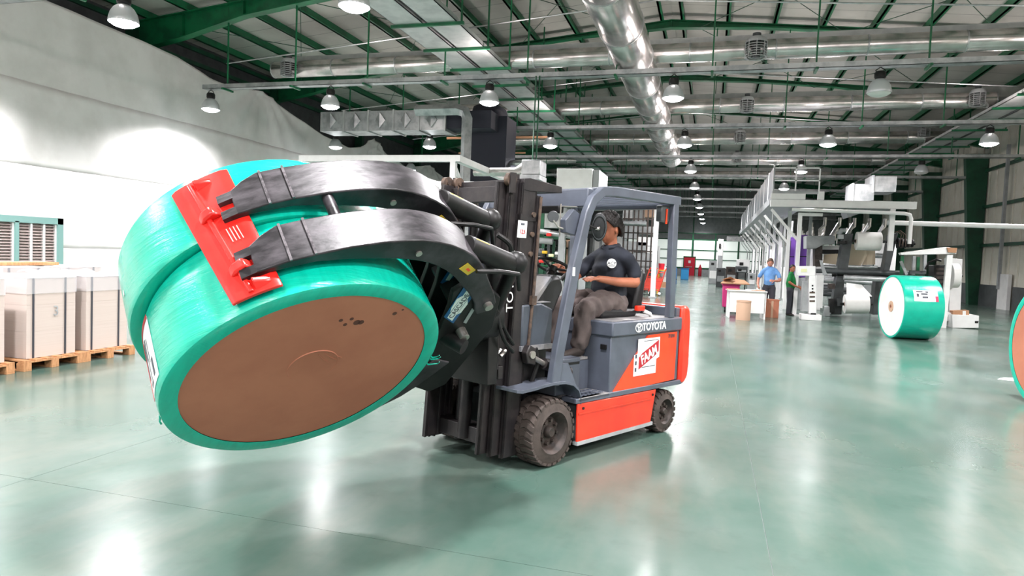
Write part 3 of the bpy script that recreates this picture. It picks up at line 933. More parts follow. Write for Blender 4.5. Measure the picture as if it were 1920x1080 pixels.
# battery box body with hood
bt = MB().box(-1.86, -.735, -.02, YR + .02, .49, .975).build('battery_box', 'truck_grey', fk, bevel=.008)
MB().prism([(-.775, -.018, .485), (-1.29, -.018, .955), (-1.62, -.018, .96), (-1.80, -.018, .962), (-1.79, -.018, .50), (-.80, -.018, .485)][::-1], (0, .010, 0)).build('orange_side_panel', 'truck_orange', bt)
MB().prism([(-1.80, YR + .018, .962), (-1.29, YR + .018, .955), (-.775, YR + .018, .485), (-1.79, YR + .018, .50)], (0, -.010, 0)).build('orange_side_panel', 'truck_orange', bt)
hd = MB().box(-1.87, -.72, .004, YR - .004, .972, 1.10).build('hood', 'truck_grey', fk, bevel=.014)
tag(MB().box(-1.85, -.74, -.02, YR + .02, 1.10, 1.104).build('hood_top', 'truck_dusty', hd), 'dusty pale top of the hood')
MB().box(-.79, -.72, -.12, -.06, .86, .90).build('latch', 'black', bt)
lg = lambda x, z, y=.0: frame((x, y, z), (-1, 0, 0), (0, 0, 1))
# lettering on the hood edge, emblem of three ovals
text('TOYOTA', .098, 'label_white', hd, lg(-1.37, 1.035, .0055), sx=.98, bold=.003)
def oval(cx, cz, rx, rz, th, y=.006):
    b = MB(); n = 28; st = []
    for k in range(n + 1):
        t = 2 * math.pi * k / n
        c, s_ = math.cos(t), math.sin(t)
        st.append([(cx + rx * c, y, cz + rz * s_), (cx + (rx - th) * c, y, cz + (rz - th) * s_), (cx + (rx - th) * c, y + .002, cz + (rz - th) * s_), (cx + rx * c, y + .002, cz + rz * s_)])
    return b.stations(st).build('emblem_ring', 'label_white', hd)
oval(-1.115, 1.035, .058, .042, .009); oval(-1.115, 1.035, .018, .040, .007); oval(-1.115, 1.053, .036, .018, .007)
text('7FBMF', .05, 'grey_dk', bt, lg(-1.70, .925, -.006), sx=.9)
# battery maker's sticker: white stepped sheet with red slanted band
stk = MB().prism([(-1.075, -.006, .60), (-1.44, -.006, .60), (-1.44, -.006, .73), (-1.49, -.006, .745), (-1.49, -.006, .93), (-1.13, -.006, .93), (-1.13, -.006, .80), (-1.075, -.006, .79)], (0, .003, 0)).build('sticker', 'label_white', bt)
MB().prism([(-1.15, -.002, .655), (-1.15, -.002, .765), (-1.20, -.002, .80), (-1.47, -.002, .905), (-1.47, -.002, .80), (-1.42, -.002, .765)], (0, .001, 0)).build('red_band', 'label_red', stk)
text('FAAM', .115, 'label_white', stk, frame((-1.31, .001, .775), (-1, 0, .36), (0, 0, 1)), sx=.92, bold=.003)
for z in (.64, .70, .76):
    MB().box(-1.115, -1.09, -.002, -.001, z, z + .035).build('small_print', 'ink', stk)
MB().box(-1.42, -1.2, -.002, -.001, .668, .674).box(-1.46, -1.22, -.002, -.001, .905, .91).build('small_print', 'ink', stk)

# counterweight: rounded red tail
b = MB()
prof = [(-1.88, .44), (-1.97, .44), (-2.03, .50), (-2.05, .62), (-2.04, 1.05), (-2.02, 1.17), (-1.97, 1.205), (-1.88, 1.205)]
b.prism([(x, .005, z) for x, z in prof], (0, YR - .01, 0))
cw = b.build('counterweight', 'truck_red', fk, bevel=.03)
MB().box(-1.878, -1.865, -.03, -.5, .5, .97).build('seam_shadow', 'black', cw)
MB().box(-1.875, -1.80, -.03, YR + .03, 1.10, 1.19).build('rear_cross_panel', 'truck_grey', fk, bevel=.01)
MB().box(-1.80, -1.70, -.45, -.8, 1.10, 1.2).build('charger_cover', 'grey_dk', fk, bevel=.01)

# steps, floor, cowl, dash
MB().box(-.72, -.30, 0, -.24, .47, .50).build('step_plate', 'truck_dusty', fk, bevel=.004)
g = MB()
for i in range(7):
    for j in range(3):
        g.box(-.68 + i * .055, -.645 + i * .055, -.04 - j * .06, -.07 - j * .06, .50, .508)
tag(g.build('tread_bumps', 'truck_grey', fk), kind='stuff')
sb_ = MB().box(-.52, -.20, -.17, YR + .17, .50, .80).build('step_box', 'truck_grey', fk, bevel=.012)
MB().box(-.50, -.22, -.165, -.168, .745, .765).build('slot', 'black', sb_)
MB().box(-.735, -.52, -.25, YR + .25, .47, .75).build('cab_floor', 'truck_grey', fk)
MB().box(-.72, .12, -.25, YR + .25, .755, .775).build('floor_mat', 'truck_dusty', fk)
cw2 = MB().prism([(.24, -.16, .93), (.24, -.16, 1.26), (.02, -.16, 1.27), (-.12, -.16, 1.22), (-.12, -.16, .93)], (0, YR + .32, 0)).build('cowl', 'truck_dark', fk, bevel=.015)
MB().box(-.1, .23, -.17, YR + .17, 1.272, 1.277).build('cowl_top', 'truck_dusty', cw2)
MB().prism([(.05, -.26, 1.24), (-.20, -.26, 1.48), (-.32, -.26, 1.49), (-.38, -.26, 1.38), (-.25, -.26, 1.15), (-.02, -.26, 1.10)], (0, -.55, 0)).build('dash_cover', 'vinyl', fk, bevel=.04)
MB().prism([(.06, -.25, 1.25), (-.18, -.25, 1.475), (-.20, -.25, 1.45), (.02, -.25, 1.22)], (0, -.57, 0)).build('dash_top', 'truck_dusty', fk, bevel=.006)
MB().box(-.10, .20, -.20, YR + .20, .62, .93).build('hollow_shade', 'black', fk)  # black box that paints the shade in the hollow below the cowl
MB().box(-.12, .25, -.15, -.22, .905, .945).build('cowl_ledge', 'truck_dusty', fk)
# steering wheel
sw_c = Vector((-.50, -.50, 1.55)); ax = Vector((-.42, 0, .9)).normalized()
u = Vector((0, 1, 0)); v = ax.cross(u)
sw = MB().tube([sw_c + (u * math.cos(t) + v * math.sin(t)) * .17 for t in [2 * math.pi * k / 32 for k in range(33)]], .014, 8, cap=False).build('steering_wheel', 'black', fk)
for k in range(3):
    t = 2 * math.pi * k / 3 + .5
    MB().tube([sw_c - ax * .02, sw_c + (u * math.cos(t) + v * math.sin(t)) * .165], .012, 6).build('spoke', 'black', sw)
MB().cyl(sw_c - ax * .05, sw_c, .04, seg=14).build('hub', 'black', sw)
MB().cyl(sw_c - ax * .04, (-.36, -.50, 1.30), .03, .05, 12).build('steering_column', 'black', fk)
for i, y in enumerate((-.86, -.92, -.98)):
    MB().tube([(-.30, y, 1.35), (-.42, y, 1.52)], [.006, .006], 6).ball((-.42, y, 1.53), .016).build('control_lever', 'black', fk)

_before = set(bpy.data.objects)
# seat
st_ = MB().prism([(-1.00, -.36, 1.10), (-.98, -.36, 1.17), (-1.05, -.36, 1.20), (-1.46, -.36, 1.18), (-1.56, -.36, 1.19), (-1.56, -.36, 1.10)], (0, -.50, 0)).build('seat_cushion', 'vinyl', fk, bevel=.03)
MB().prism([(-1.50, -.36, 1.16), (-1.60, -.36, 1.52), (-1.64, -.36, 1.55), (-1.70, -.36, 1.52), (-1.64, -.36, 1.12)], (0, -.50, 0)).build('seat_back', 'vinyl', fk, bevel=.035)
tag(MB().box(-1.60, -1.48, -.30, -.345, 1.16, 1.21).build('buckle', 'truck_red', fk, bevel=.008), 'red seat belt buckle')
MB().tube([(-1.60, -.32, 1.16), (-1.67, -.29, 1.13), (-1.70, -.30, 1.10)], .018, 8).build('belt_reel', 'label_white', fk)

for o_ in set(bpy.data.objects) - _before:
    for v_ in o_.data.vertices: v_.co += Vector((.14, .14, 0))
# overhead guard: pillars bent into side rails, rear legs, cross members
for y in (-.03, YR + .03):
    path = [(.0, y, .64), (-.05, y, .92), (-.19, y, 1.52), (-.33, y, 1.99), (-.40, y, 2.11), (-.52, y, 2.185), (-.70, y, 2.20), (-1.74, y, 2.205)]
    st2 = []
    for i, p in enumerate(path):
        a_ = Vector(path[max(i - 1, 0)]); c_ = Vector(path[min(i + 1, len(path) - 1)])
        d_ = (c_ - a_).normalized(); nrm = Vector((d_.z, 0, -d_.x))
        hw = .05 if i < 3 else .042
        P_ = Vector(p)
        st2.append([P_ - nrm * hw + Vector((0, .03, 0)), P_ + nrm * hw + Vector((0, .03, 0)), P_ + nrm * hw - Vector((0, .03, 0)), P_ - nrm * hw - Vector((0, .03, 0))])
    MB().stations(st2).build('guard_pillar', 'truck_grey', fk, bevel=.008)
    MB().bar((-1.68, y, 1.10), (-1.66, y, 2.18), .09, .06, up=(0, 1, 0)).build('rear_pillar', 'truck_grey', fk, bevel=.008)
MB().box(-.44, -.36, -.05, YR + .05, 2.05, 2.20).build('front_cross_member', 'truck_grey', fk, bevel=.01)
MB().prism([(-.36, -.06, 2.19), (-.62, -.06, 2.235), (-.62, -.06, 2.20), (-.40, -.06, 2.15)], (0, YR + .12, 0)).build('roof_front_plate', 'truck_grey', fk)
MB().box(-1.74, -1.66, -.05, YR + .05, 2.13, 2.22).build('rear_cross_member', 'truck_grey', fk, bevel=.01)
for i in range(6):
    x = -.72 - i * .17
    MB().box(x, x - .025, -.06, YR + .06, 2.17, 2.23).build('guard_bar', 'truck_grey', fk)
MB().box(-1.66, -1.48, -.05, -.11, 2.0, 2.15).build('lamp_box', 'grey_dk', fk, bevel=.01)
MB().box(-1.57, -1.55, -.048, -.04, 1.98, 2.12).build('orange_strip', 'truck_orange', fk)
# pillar brackets: headlamp, mirrors
MB().prism([(-.31, -.07, 1.98), (-.22, -.07, 2.02), (-.12, -.07, 1.93), (-.13, -.07, 1.83), (-.25, -.07, 1.81)], (0, -.06, 0)).build('lamp_bracket', 'truck_grey', fk, bevel=.006)
MB().lathe([(0, 0), (.042, 0), (.046, -.02), (.035, -.05), (.015, -.06), (0, -.06)], (-.05, -.14, 1.95), (.7, .7, 0), 20).build('headlamp', 'grey_dk', fk)
MB().tube([(-.05, -.14, 1.92), (-.09, -.12, 1.87), (-.13, -.10, 1.86)], .008, 6).build('lamp_stalk', 'steel', fk)
M['mirror_black'] = mat('mirror_back', '#232426', .45, col2='#303133', scale=8)
mi = MB().ball((0, 0, 0), 1, (.020, .064, .118), 24).build('rear_view_mirror', 'mirror_black', fk, Matrix.Translation((-.45, .01, 1.89)) @ Matrix.Rotation(R(38), 4, 'Z') @ Matrix.Rotation(R(10), 4, 'Y'))
MB().tube([(.02, 0, 0), (.035, .0, -.01), (.035, -.03, -.01)], .010, 6).ball((.03, -.01, -.01), .016).build('mirror_clamp', 'steel', mi)
MB().lathe([(.048, -.0), (.053, 0), (.053, .01), (.048, .01)], (0.012, 0, 0), (1, 0, 0), 20).build('mirror_ring', 'grey_dk', mi, Matrix.Diagonal((1, 1.1, 1.9, 1)))
MB().tube([(-.33, -.01, 1.90), (-.39, .01, 1.88), (-.43, .02, 1.885)], .009, 8).build('mirror_stalk', 'black', fk)
MB().tube([(-.40, -.16, 2.11), (-.37, -.16, 2.05), (-.16, -.16, 2.04)], .006, 6).tube([(-.16, -.16, 2.06), (-.16, -.16, 1.80)], .006, 6).build('aerial', 'steel', fk)
MB().box(-.37, -.30, -.30, -.85, 2.0, 2.06).build('light_bar', 'black', fk, bevel=.01)
tag(MB().box(-.215, -.185, .001, .003, 1.49, 1.56).build('pillar_sticker', 'label_white', fk, Matrix.Translation((.04, 0, 0))), 'small white sticker')
MB().tube([(-.36, -.11, 1.85), (-.32, -.14, 1.55), (-.25, -.2, 1.45)], .018, 8).build('grab_handle', 'black', fk)

# ---------------- mast (built upright, then leaned back a little)
_before = set(bpy.data.objects)
def chan(x0, x1, y, z0, z1, s, web=.016, fl=.035):
    """C section: web at y, flanges going to y - s*fl"""
    b = MB().box(x0, x1, y, y - s * web, z0, z1)
    b.box(x0, x0 + .022, y, y - s * fl, z0, z1).box(x1 - .022, x1, y, y - s * fl, z0, z1)
    return b
MC = -.585
for s in (1, -1):
    def yy(d): return MC + s * d
    chan(.11, .28, yy(.415), .10, 2.185, s).build('outer_rail', 'mast', fk, bevel=.003)
    chan(.20, .37, yy(.372), .12, 2.20, s).build('middle_rail', 'mast', fk, bevel=.003)
    chan(.30, .45, yy(.328), .14, 2.18, s).build('inner_rail', 'mast', fk, bevel=.003)
    for x, d in ((.36, .36), (.28, .315)):
        a = yy(d - .02); c_ = yy(d + .02)
        MB().cyl((x, a, 2.20), (x, c_, 2.20), .052, seg=20).cyl((x, yy(d - .03), 2.2), (x, yy(d + .03), 2.2), .018, seg=10).build('chain_sheave', 'rust', fk)
        MB().box(x - .03, x + .03, yy(d + .022), yy(d + .034), 2.10, 2.25).build('sheave_cheek', 'mast', fk)
    MB().cyl((.20, yy(.17), .12), (.20, yy(.17), 1.95), .034, seg=14).build('lift_cylinder', 'mast', fk)
    MB().cyl((.20, yy(.17), 1.95), (.20, yy(.17), 2.13), .022, seg=12).build('cylinder_rod', 'steel', fk)
    # chains: links joined, past counting
    ch = MB()
    for k in range(34):
        z = 2.14 - k * .032
        ch.box(.33, .352, yy(.235), yy(.225), z, z + .026).box(.336, .346, yy(.243), yy(.217), z + .004, z + .016)
    tag(ch.build('lift_chain', 'rust', fk), kind='stuff')
    MB().tube([(.04, yy(.43), .62), (-.02, yy(.44), .80), (.02, yy(.44), .92)], .02, 8).build('hydraulic_hose', 'black', fk)
MB().box(.28, .35, MC - .33, MC + .33, 2.04, 2.16).build('top_tie', 'mast', fk, bevel=.004)
MB().box(.40, .44, MC - .33, MC + .33, 1.45, 1.52).build('middle_tie', 'mast', fk, bevel=.004)
MB().box(.15, .3, MC - .36, MC + .36, .16, .28).build('bottom_tie', 'mast', fk, bevel=.004)
MB().cyl((.3, MC, .18), (.3, MC, 1.4), .05, seg=16).build('centre_cylinder', 'mast', fk)
# outer mast head: long rearward bracket plate seen from the side
MB().prism([(.27, MC + .415, 2.215), (.20, MC + .42, 2.225), (-.17, MC + .42, 2.195), (-.18, MC + .42, 2.145), (.20, MC + .42, 2.125), (.27, MC + .415, 2.13)], (0, -.83, 0)).build('head_tie', 'mast', fk, bevel=.004)
MB().box(.05, .28, MC + .42, MC + .36, 1.90, 1.95).build('side_cleat', 'mast', fk)
MB().box(.07, .11, MC + .38, MC + .42, .85, 2.10).build('rear_flange', 'mast', fk)
tag(MB().box(.20, .30, MC + .4155, MC + .4175, 1.77, 1.90).build('notice', 'label_white', fk), 'small white notice with red scribble')
text('125', .045, 'label_red', fk, frame((.25, MC + .419, 1.815), (-1, 0, 0), (0, 0, 1)), 'notice_print')
MB().box(.23, .27, MC + .4175, MC + .419, 1.865, 1.88).build('notice_print', 'ink', fk)
for k, z in enumerate((1.65, 1.80, 1.95)):
    MB().cyl((.14, MC + .41, z), (.14, MC + .43, z), .02, seg=10).build('pipe_clamp', 'rust', fk)
MB().tube([(.085, MC + .435, 2.09), (.085, MC + .435, 1.4), (.10, MC + .435, .95)], .012, 8).build('hydraulic_pipe', 'rust', fk)
MB().box(.06, .11, MC + .42, MC + .45, 1.26, 1.33).build('pipe_bracket', 'rust', fk)
text('TOYOTA', .10, 'label_white', fk, frame((.33, MC + .4165, 1.44), (0, 0, 1), (1, 0, 0)), sx=1.12)
for o_ in set(bpy.data.objects) - _before:
    if o_.type == 'MESH' and (o_.matrix_basis.translation.length < 1e-6):
        for v_ in o_.data.vertices: v_.co.x += max(0, 2.2 - v_.co.z) * .055
    elif o_.type == 'MESH':
        o_.matrix_basis = Matrix.Translation((.055 * max(0, 2.2 - o_.matrix_basis.translation.z), 0, 0)) @ o_.matrix_basis
# tilt cylinders
for y in (-.12, YR + .12):
    tc_ = MB().cyl((.02, y, .80), (-.3, y, .70), .045, seg=16).build('tilt_cylinder', 'mast', fk)
    MB().cyl((.02, y, .80), (.17, y, .87), .022, seg=12).build('piston_rod', 'steel', tc_)
    MB().prism([(.14, y - .03, .80), (.23, y - .03, .82), (.25, y - .03, .90), (.21, y - .03, .96), (.14, y - .03, .93)], (0, .06, 0)).build('clevis', 'mast', tc_, bevel=.008)
    MB().cyl((.19, y - .045, .885), (.19, y + .045, .885), .03, seg=14).build('pivot_pin', 'steel', tc_)

# ---------------- carriage and rotator
MB().box(.53, .58, MC - .42, MC + .48, .80, 1.36).build('carriage_plate', 'mast', fk, bevel=.006)
MB().box(.45, .50, MC - .45, MC + .45, 1.36, 1.46).box(.45, .50, MC - .45, MC + .45, .72, .82).build('carriage_bar', 'mast', fk, bevel=.006)
CL = TM.inverted() @ RF                      # clamp frame in truck coordinates: x=e1, y=SY*c, z=n (a)
ctr = CL @ Vector((-1.15, 0, -.44))
MB().cyl((.57, ctr.y, ctr.z), (.72, ctr.y, ctr.z), .20, seg=40).cyl((.72, ctr.y, ctr.z), (.80, ctr.y, ctr.z), .18, seg=40).build('rotator', 'black', fk, bevel=.01)
MB().box(.56, .66, MC + .10, MC + .50, .70, 1.22).build('side_shift_plate', 'black', fk, bevel=.008)

# ---------------- clamp (in its own rolled frame)
def K(a, b, c): return Vector((b, SY * c, a))
def body_plate(a0, a1, poly, m='black', name='clamp_side_plate', **k):
    return MB().prism([K(a0, b, c) for b, c in poly], K(a1, 0, 0) - K(a0, 0, 0)).build(name, m, fk, CL, **k)
bp = [(-.79, .66), (-.87, .66), (-1.12, .52), (-1.26, .22), (-1.26, -.42), (-1.16, -.50), (-.98, -.42), (-.84, -.16), (-.83, .22), (-.78, .40), (-.72, .55)]
for a in (-.16, -.36, -.50, -.74):
    body_plate(a, a - .035, bp, bevel=.004)
body_plate(-.19, -.75, [(-1.12, .45), (-1.26, .35), (-1.30, -.35), (-1.12, -.42), (-1.02, -.2), (-1.02, .2)], 'black', 'clamp_body', bevel=.01)
body_plate(-.19, -.74, [(-.80, .40), (-.90, .50), (-1.0, .42), (-.88, .33)], 'black', 'clamp_cross_tube', bevel=.01)
# maker's plates in blue and white
def patch(a, poly, m, name, parent=None, th=.003):
    return MB().prism([K(a, b, c) for b, c in poly], K(th, 0, 0)).build(name, m, fk, CL)
pl = patch(-.158, [(-.765, .605), (-.885, .535), (-.895, .27), (-.785, .33)], 'label_blue', 'sign')
patch(-.154, [(-.80, .585), (-.85, .555), (-.865, .30), (-.81, .33)], 'label_white', 'sign_panel')
patch(-.154, [(-.775, .50), (-.80, .53), (-.80, .38), (-.785, .42)], 'label_white', 'sign_panel')
patch(-.154, [(-.86, .50), (-.885, .46), (-.885, .38), (-.865, .36)], 'label_white', 'sign_panel')
text('CASCADE', .05, 'ink', fk, CL @ frame(K(-.150, -.832, .44), K(0, -.02, 1) if False else K(0, 0.03, 1), K(0, 1, 0)), 'sign_lettering')
patch(-.358, [(-.79, .60), (-.87, .56), (-.87, .40), (-.80, .42)], 'label_blue', 'sign')
patch(-.354, [(-.81, .57), (-.85, .55), (-.85, .45), (-.82, .45)], 'label_white', 'sign_panel')
patch(-.158, [(-.95, .42), (-.98, .40), (-1.0, .27), (-.97, .28)], 'grey_mid', 'rating_plate')
# arms
AST = [((.505, .66), (.48, .625)), ((.45, .70), (.44, .665)), ((.385, .745), (.36, .705)), ((.27, .805), (.25, .755)), ((.11, .875), (.09, .79)),
       ((-.04, .925), (-.03, .805)), ((-.15, .95), (-.11, .815)), ((-.25, .965), (-.19, .822)), ((-.35, .965), (-.28, .82)), ((-.45, .952), (-.36, .812)), ((-.54, .928), (-.44, .792)), ((-.62, .90), (-.52, .762)), ((-.70, .855), (-.60, .72)),
       ((-.78, .795), (-.69, .66)), ((-.88, .70), (-.80, .585)), ((-.99, .60), (-.90, .50)), ((-1.06, .52), (-.95, .43)), ((-1.06, .44), (-.98, .40))]
def arm(a0, a1, ST, up=1, name='clamp_arm'):
    w0 = a0 - a1
    st = []
    for i, (o, n_) in enumerate(ST):
        an, af = a0, a1
        if i == 0: an, af = a0, a1 + .075
        if i == 1: an, af = a0, a1 + .03
        st.append([K(an, o[0], up * o[1]), K(af, o[0], up * o[1]), K(af, n_[0], up * n_[1]), K(an, n_[0], up * n_[1])])
    A_ = MB().stations(st).build(name, 'arm', fk, CL, bevel=.007, angle=28)
    return A_
arms = []
for a0, a1 in ((-.12, -.355), (-.50, -.735)):
    A_ = arm(a0, a1, AST); arms.append(A_)
    # hooked fingers at the tip that hold the pad
    for (q0, q1) in ((a0, a0 - .05), (a0 - .11, a0 - .16)):
        MB().stations([[K(q0, .50, .664), K(q1, .50, .664), K(q1, .476, .628), K(q0, .476, .628)], [K(q0, .555, .612), K(q1, .555, .612), K(q1, .532, .583), K(q0, .532, .583)]]).build('arm_finger', 'arm', A_)
    # raised weld seams across the back of the arm
    for (o, o2) in (((.372, .755), (.362, .762)), ((.272, .81), (.262, .815))):
        MB().bar(K(a0 + .001, o[0], o[1]), K(a1 - .001, o[0], o[1]), .012, .008, up=K(0, .5, .8)).build('weld_seam', 'weld', A_)
    # warning sticker on the side, sight plug, pin
    ly = [(-.62, .84), (-.71, .79), (-.68, .745), (-.59, .79)]
    MB().prism([K(a0 + .0015, b, c) for b, c in ly], K(.003, 0, 0)).build('warning_sticker', 'label_yellow', A_)
    MB().prism([K(a0 + .0045, b, c) for b, c in ((-.645, .805), (-.675, .787), (-.665, .774), (-.635, .792))], K(.001, 0, 0)).build('sticker_figure', 'truck_orange', A_)
    MB().cyl(K(a0, -.27, .875), K(a0 + .008, -.27, .875), .018, seg=12).build('grease_plug', 'steel', A_)
    MB().cyl(K(a0 - .25, -1.0, .50), K(a0 + .03, -1.0, .50), .028, seg=18).build('pivot_pin', 'steel', A_)
    # cylinder driving the arm
    cy = MB().cyl(K((a0 + a1) / 2, -.66, .86), K((a0 + a1) / 2, -1.12, .74), .062, seg=22).build('clamp_cylinder', 'black', fk, CL, bevel=.006)
    MB().prism([K((a0 + a1) / 2 + .04, -.70, .893), K((a0 + a1) / 2 + .04, -.82, .862), K((a0 + a1) / 2 + .04, -.82, .856), K((a0 + a1) / 2 + .04, -.70, .887)], K(-.045, 0, .022)).build('warning_sticker', 'label_yellow', cy)
    MB().cyl(K((a0 + a1) / 2, -1.12, .74), K((a0 + a1) / 2, -1.26, .30), .045, seg=14).build('cylinder_link', 'black', cy)
    MB().ball(K((a0 + a1) / 2, -1.12, .76), .075, (1, 1, 1), 14).build('cylinder_end', 'black', cy)
    MB().tube([K(a0 + .02, -.70, .80), K(a0 + .04, -.85, .83), K(a0 + .04, -1.0, .82), K(a0 + .03, -1.12, .68)], .014, 8).build('hose', 'black', cy)
MB().cyl(K(-.355, .10, .835), K(-.50, .10, .835), .03, seg=18).build('arm_spacer', 'arm', fk, CL)
LST = [((-1.12, -.14), (-.98, -.10)), ((-1.06, -.28), (-.88, -.26)), ((-1.0, -.41), (-.80, -.38)), ((-.93, -.52), (-.71, -.48)), ((-.83, -.62), (-.61, -.58)),
       ((-.70, -.72), (-.52, -.66)), ((-.52, -.81), (-.40, -.745)), ((-.3, -.87), (-.27, -.80)), ((-.12, -.885), (-.12, -.83)), ((.0, -.86), (.0, -.83))]
for a0, a1 in ((-.15, -.36), (-.50, -.71)):
    A_ = arm(a0, a1, [((o[0], -o[1]), (n_[0], -n_[1])) for o, n_ in LST][::-1], up=-1)
    MB().prism([K(a0 + .001, b, c) for b, c in ((-.78, -.58), (-.70, -.645), (-.67, -.615), (-.75, -.55))], K(.003, 0, 0)).build('warning_sticker', 'label_yellow', A_)
for a in (-.12, -.46):
    MB().cyl(K(a - .2, -1.0, .20), K(a + .03, -1.0, .20), .034, seg=18).build('cylinder_pin', 'steel', fk, CL)
MB().cyl(K(-.20, -.93, .10), K(-.05, -1.0, .16), .05, seg=18).build('lower_cylinder', 'black', fk, CL)
for q, (b0, c0, b1_, c1_) in enumerate(((-.86, .15, -.95, .0), (-.88, .02, -.92, -.15))):
    MB().tube([K(-.42, b0, c0), K(-.38, (b0 + b1_) / 2 - .02, (c0 + c1_) / 2), K(-.42, b1_, c1_)], .02, 8).build('hose_fitting', 'steel', fk, CL)
# contact pads
def pad(th0, th1, up=1):
    b = MB(); n = 10; rows_ = []
    for i in range(n + 1):
        f = i / n
        st = []
        for j in range(9):
            g_ = j / 8
            a = -.035 + (-.86 + .035) * g_
            t0 = th0[0] + (th0[1] - th0[0]) * g_; t1 = th1[0] + (th1[1] - th1[0]) * g_
            t = R(t0 + (t1 - t0) * f) * up
            st.append((a, t))
        rows_.append(st)
    def P_(a, t, r): return K(a, r * math.cos(t), r * math.sin(t))
    vi = [[b.bm.verts.new(P_(a, t, .778)) for a, t in st] for st in rows_]
    vo = [[b.bm.verts.new(P_(a, t, .798 if 0 < i < n else .790)) for a, t in st] for i, st in enumerate(rows_)]
    nj = 9
    for i in range(n):
        for j in range(nj - 1):
            b.bm.faces.new((vi[i][j], vi[i][j + 1], vi[i + 1][j + 1], vi[i + 1][j]))
            b.bm.faces.new((vo[i][j], vo[i + 1][j], vo[i + 1][j + 1], vo[i][j + 1]))
    for i in range(n):
        b.bm.faces.new((vi[i][0], vi[i + 1][0], vo[i + 1][0], vo[i][0]))
        b.bm.faces.new((vi[i][-1], vo[i][-1], vo[i + 1][-1], vi[i + 1][-1]))
    for j in range(nj - 1):
        b.bm.faces.new((vi[0][j], vo[0][j], vo[0][j + 1], vi[0][j + 1]))
        b.bm.faces.new((vi[n][j], vi[n][j + 1], vo[n][j + 1], vo[n][j]))
    return b.build('contact_pad', 'pad_red', fk, CL, bevel=.004)
M['pad_light'] = mat('pad_scuff', '#f0a29c', .4)
pd = pad((42.0, 31.5), (59, 54))
# raised rib along the pad with two hinge knuckles, cheeks at both ends
def PK(a, deg, r): return K(a, r * math.cos(R(deg)), r * math.sin(R(deg)))
def lerp(a, b, f): return a + (b - a) * f
def ridge(a, r, off, w): return PK(a, lerp(43.5, 33.5, (a + .035) / -.825) + off, r)
MB().stations([[ridge(a, .79, 4.6, 0), ridge(a, .812, 5.2, 0), ridge(a, .812, 6.6, 0), ridge(a, .79, 7.4, 0)] for a in (-.05, -.2, -.4, -.6, -.84)]).build('pad_rib', 'pad_red', pd, bevel=.005)
for a in (-.20, -.58):
    MB().stations([[ridge(a - .028 + .056 * q, .79, 2.2, 0), ridge(a - .028 + .056 * q, .825, 4.6, 0), ridge(a - .028 + .056 * q, .845, 8.5, 0), ridge(a - .028 + .056 * q, .80, 11, 0)] for q in (0, 1)]).build('hinge_knuckle', 'pad_red', pd, bevel=.010)
for a in (-.075, -.80):
    ck = MB().stations([[ridge(a + .02, .79, 7, 0), ridge(a - .035, .79, 7, 0), ridge(a - .03, .835, 8, 0), ridge(a - .005, .835, 8, 0)], [ridge(a + .02, .79, 13, 0), ridge(a - .035, .79, 13, 0), ridge(a - .03, .80, 13.5, 0), ridge(a - .005, .80, 13.5, 0)]]).build('pad_cheek', 'pad_red', pd, bevel=.008)
for q in range(4):
    f0 = 46.5 + q * 1.2
    MB().tube([PK(-.37, f0 + 2, .80), PK(-.46, f0 + 1, .80)], .003, 5).build('cast_mark', 'pad_light', pd)
pad((-112, -112), (-92, -92))

# hoses looping from the mast to the clamp
for (pts, r_) in (([(.44, -.12, 1.50), (.62, -.06, 1.36), (.60, -.02, 1.08), (.44, -.05, .93)], .014),
                  ([(.46, -.14, 1.46), (.56, -.10, 1.30), (.54, -.06, 1.12), (.40, -.09, .98)], .014),
                  ([(.60, -.10, 1.78), (.50, -.06, 1.70), (.46, -.12, 1.56)], .02),
                  ([(.75, -.60, 1.98), (.60, -.55, 2.02), (.50, -.50, 1.86)], .018),
                  ([(.70, -.72, 1.95), (.55, -.66, 1.75), (.48, -.62, 1.55)], .02),
                  ([(.72, -.35, 1.75), (.58, -.42, 1.55), (.50, -.45, 1.38)], .02)):
    # smooth with a simple catmull
    P_ = [Vector(p) for p in pts]; Q = []
    for i in range(len(P_) - 1):
        p0 = P_[max(i - 1, 0)]; p1 = P_[i]; p2 = P_[i + 1]; p3 = P_[min(i + 2, len(P_) - 1)]
        for k in range(5):
            t = k / 5
            Q.append(.5 * ((2 * p1) + (p2 - p0) * t + (2 * p0 - 5 * p1 + 4 * p2 - p3) * t * t + (3 * p1 - p0 - 3 * p2 + p3) * t ** 3))
    Q.append(P_[-1])
    MB().tube(Q, r_, 8).build('hydraulic_hose', 'black', fk)
for k in range(4):
    MB().cyl((.47, -.10 - k * .05, .94), (.52, -.10 - k * .05, .90), .016, seg=6).build('hose_coupling', 'steel', fk)
# bulky cylinder head and knuckle between clamp and mast
MB().tube([(.86, -.62, 1.86), (.60, -.66, 1.66), (.55, -.62, 1.45)], [.06, .07, .06], 12).build('knuckle_arm', 'black', fk)
MB().tube([(.70, -.12, 1.70), (.56, -.16, 1.52), (.54, -.20, 1.35)], [.05, .06, .05], 12).build('knuckle_arm', 'black', fk)


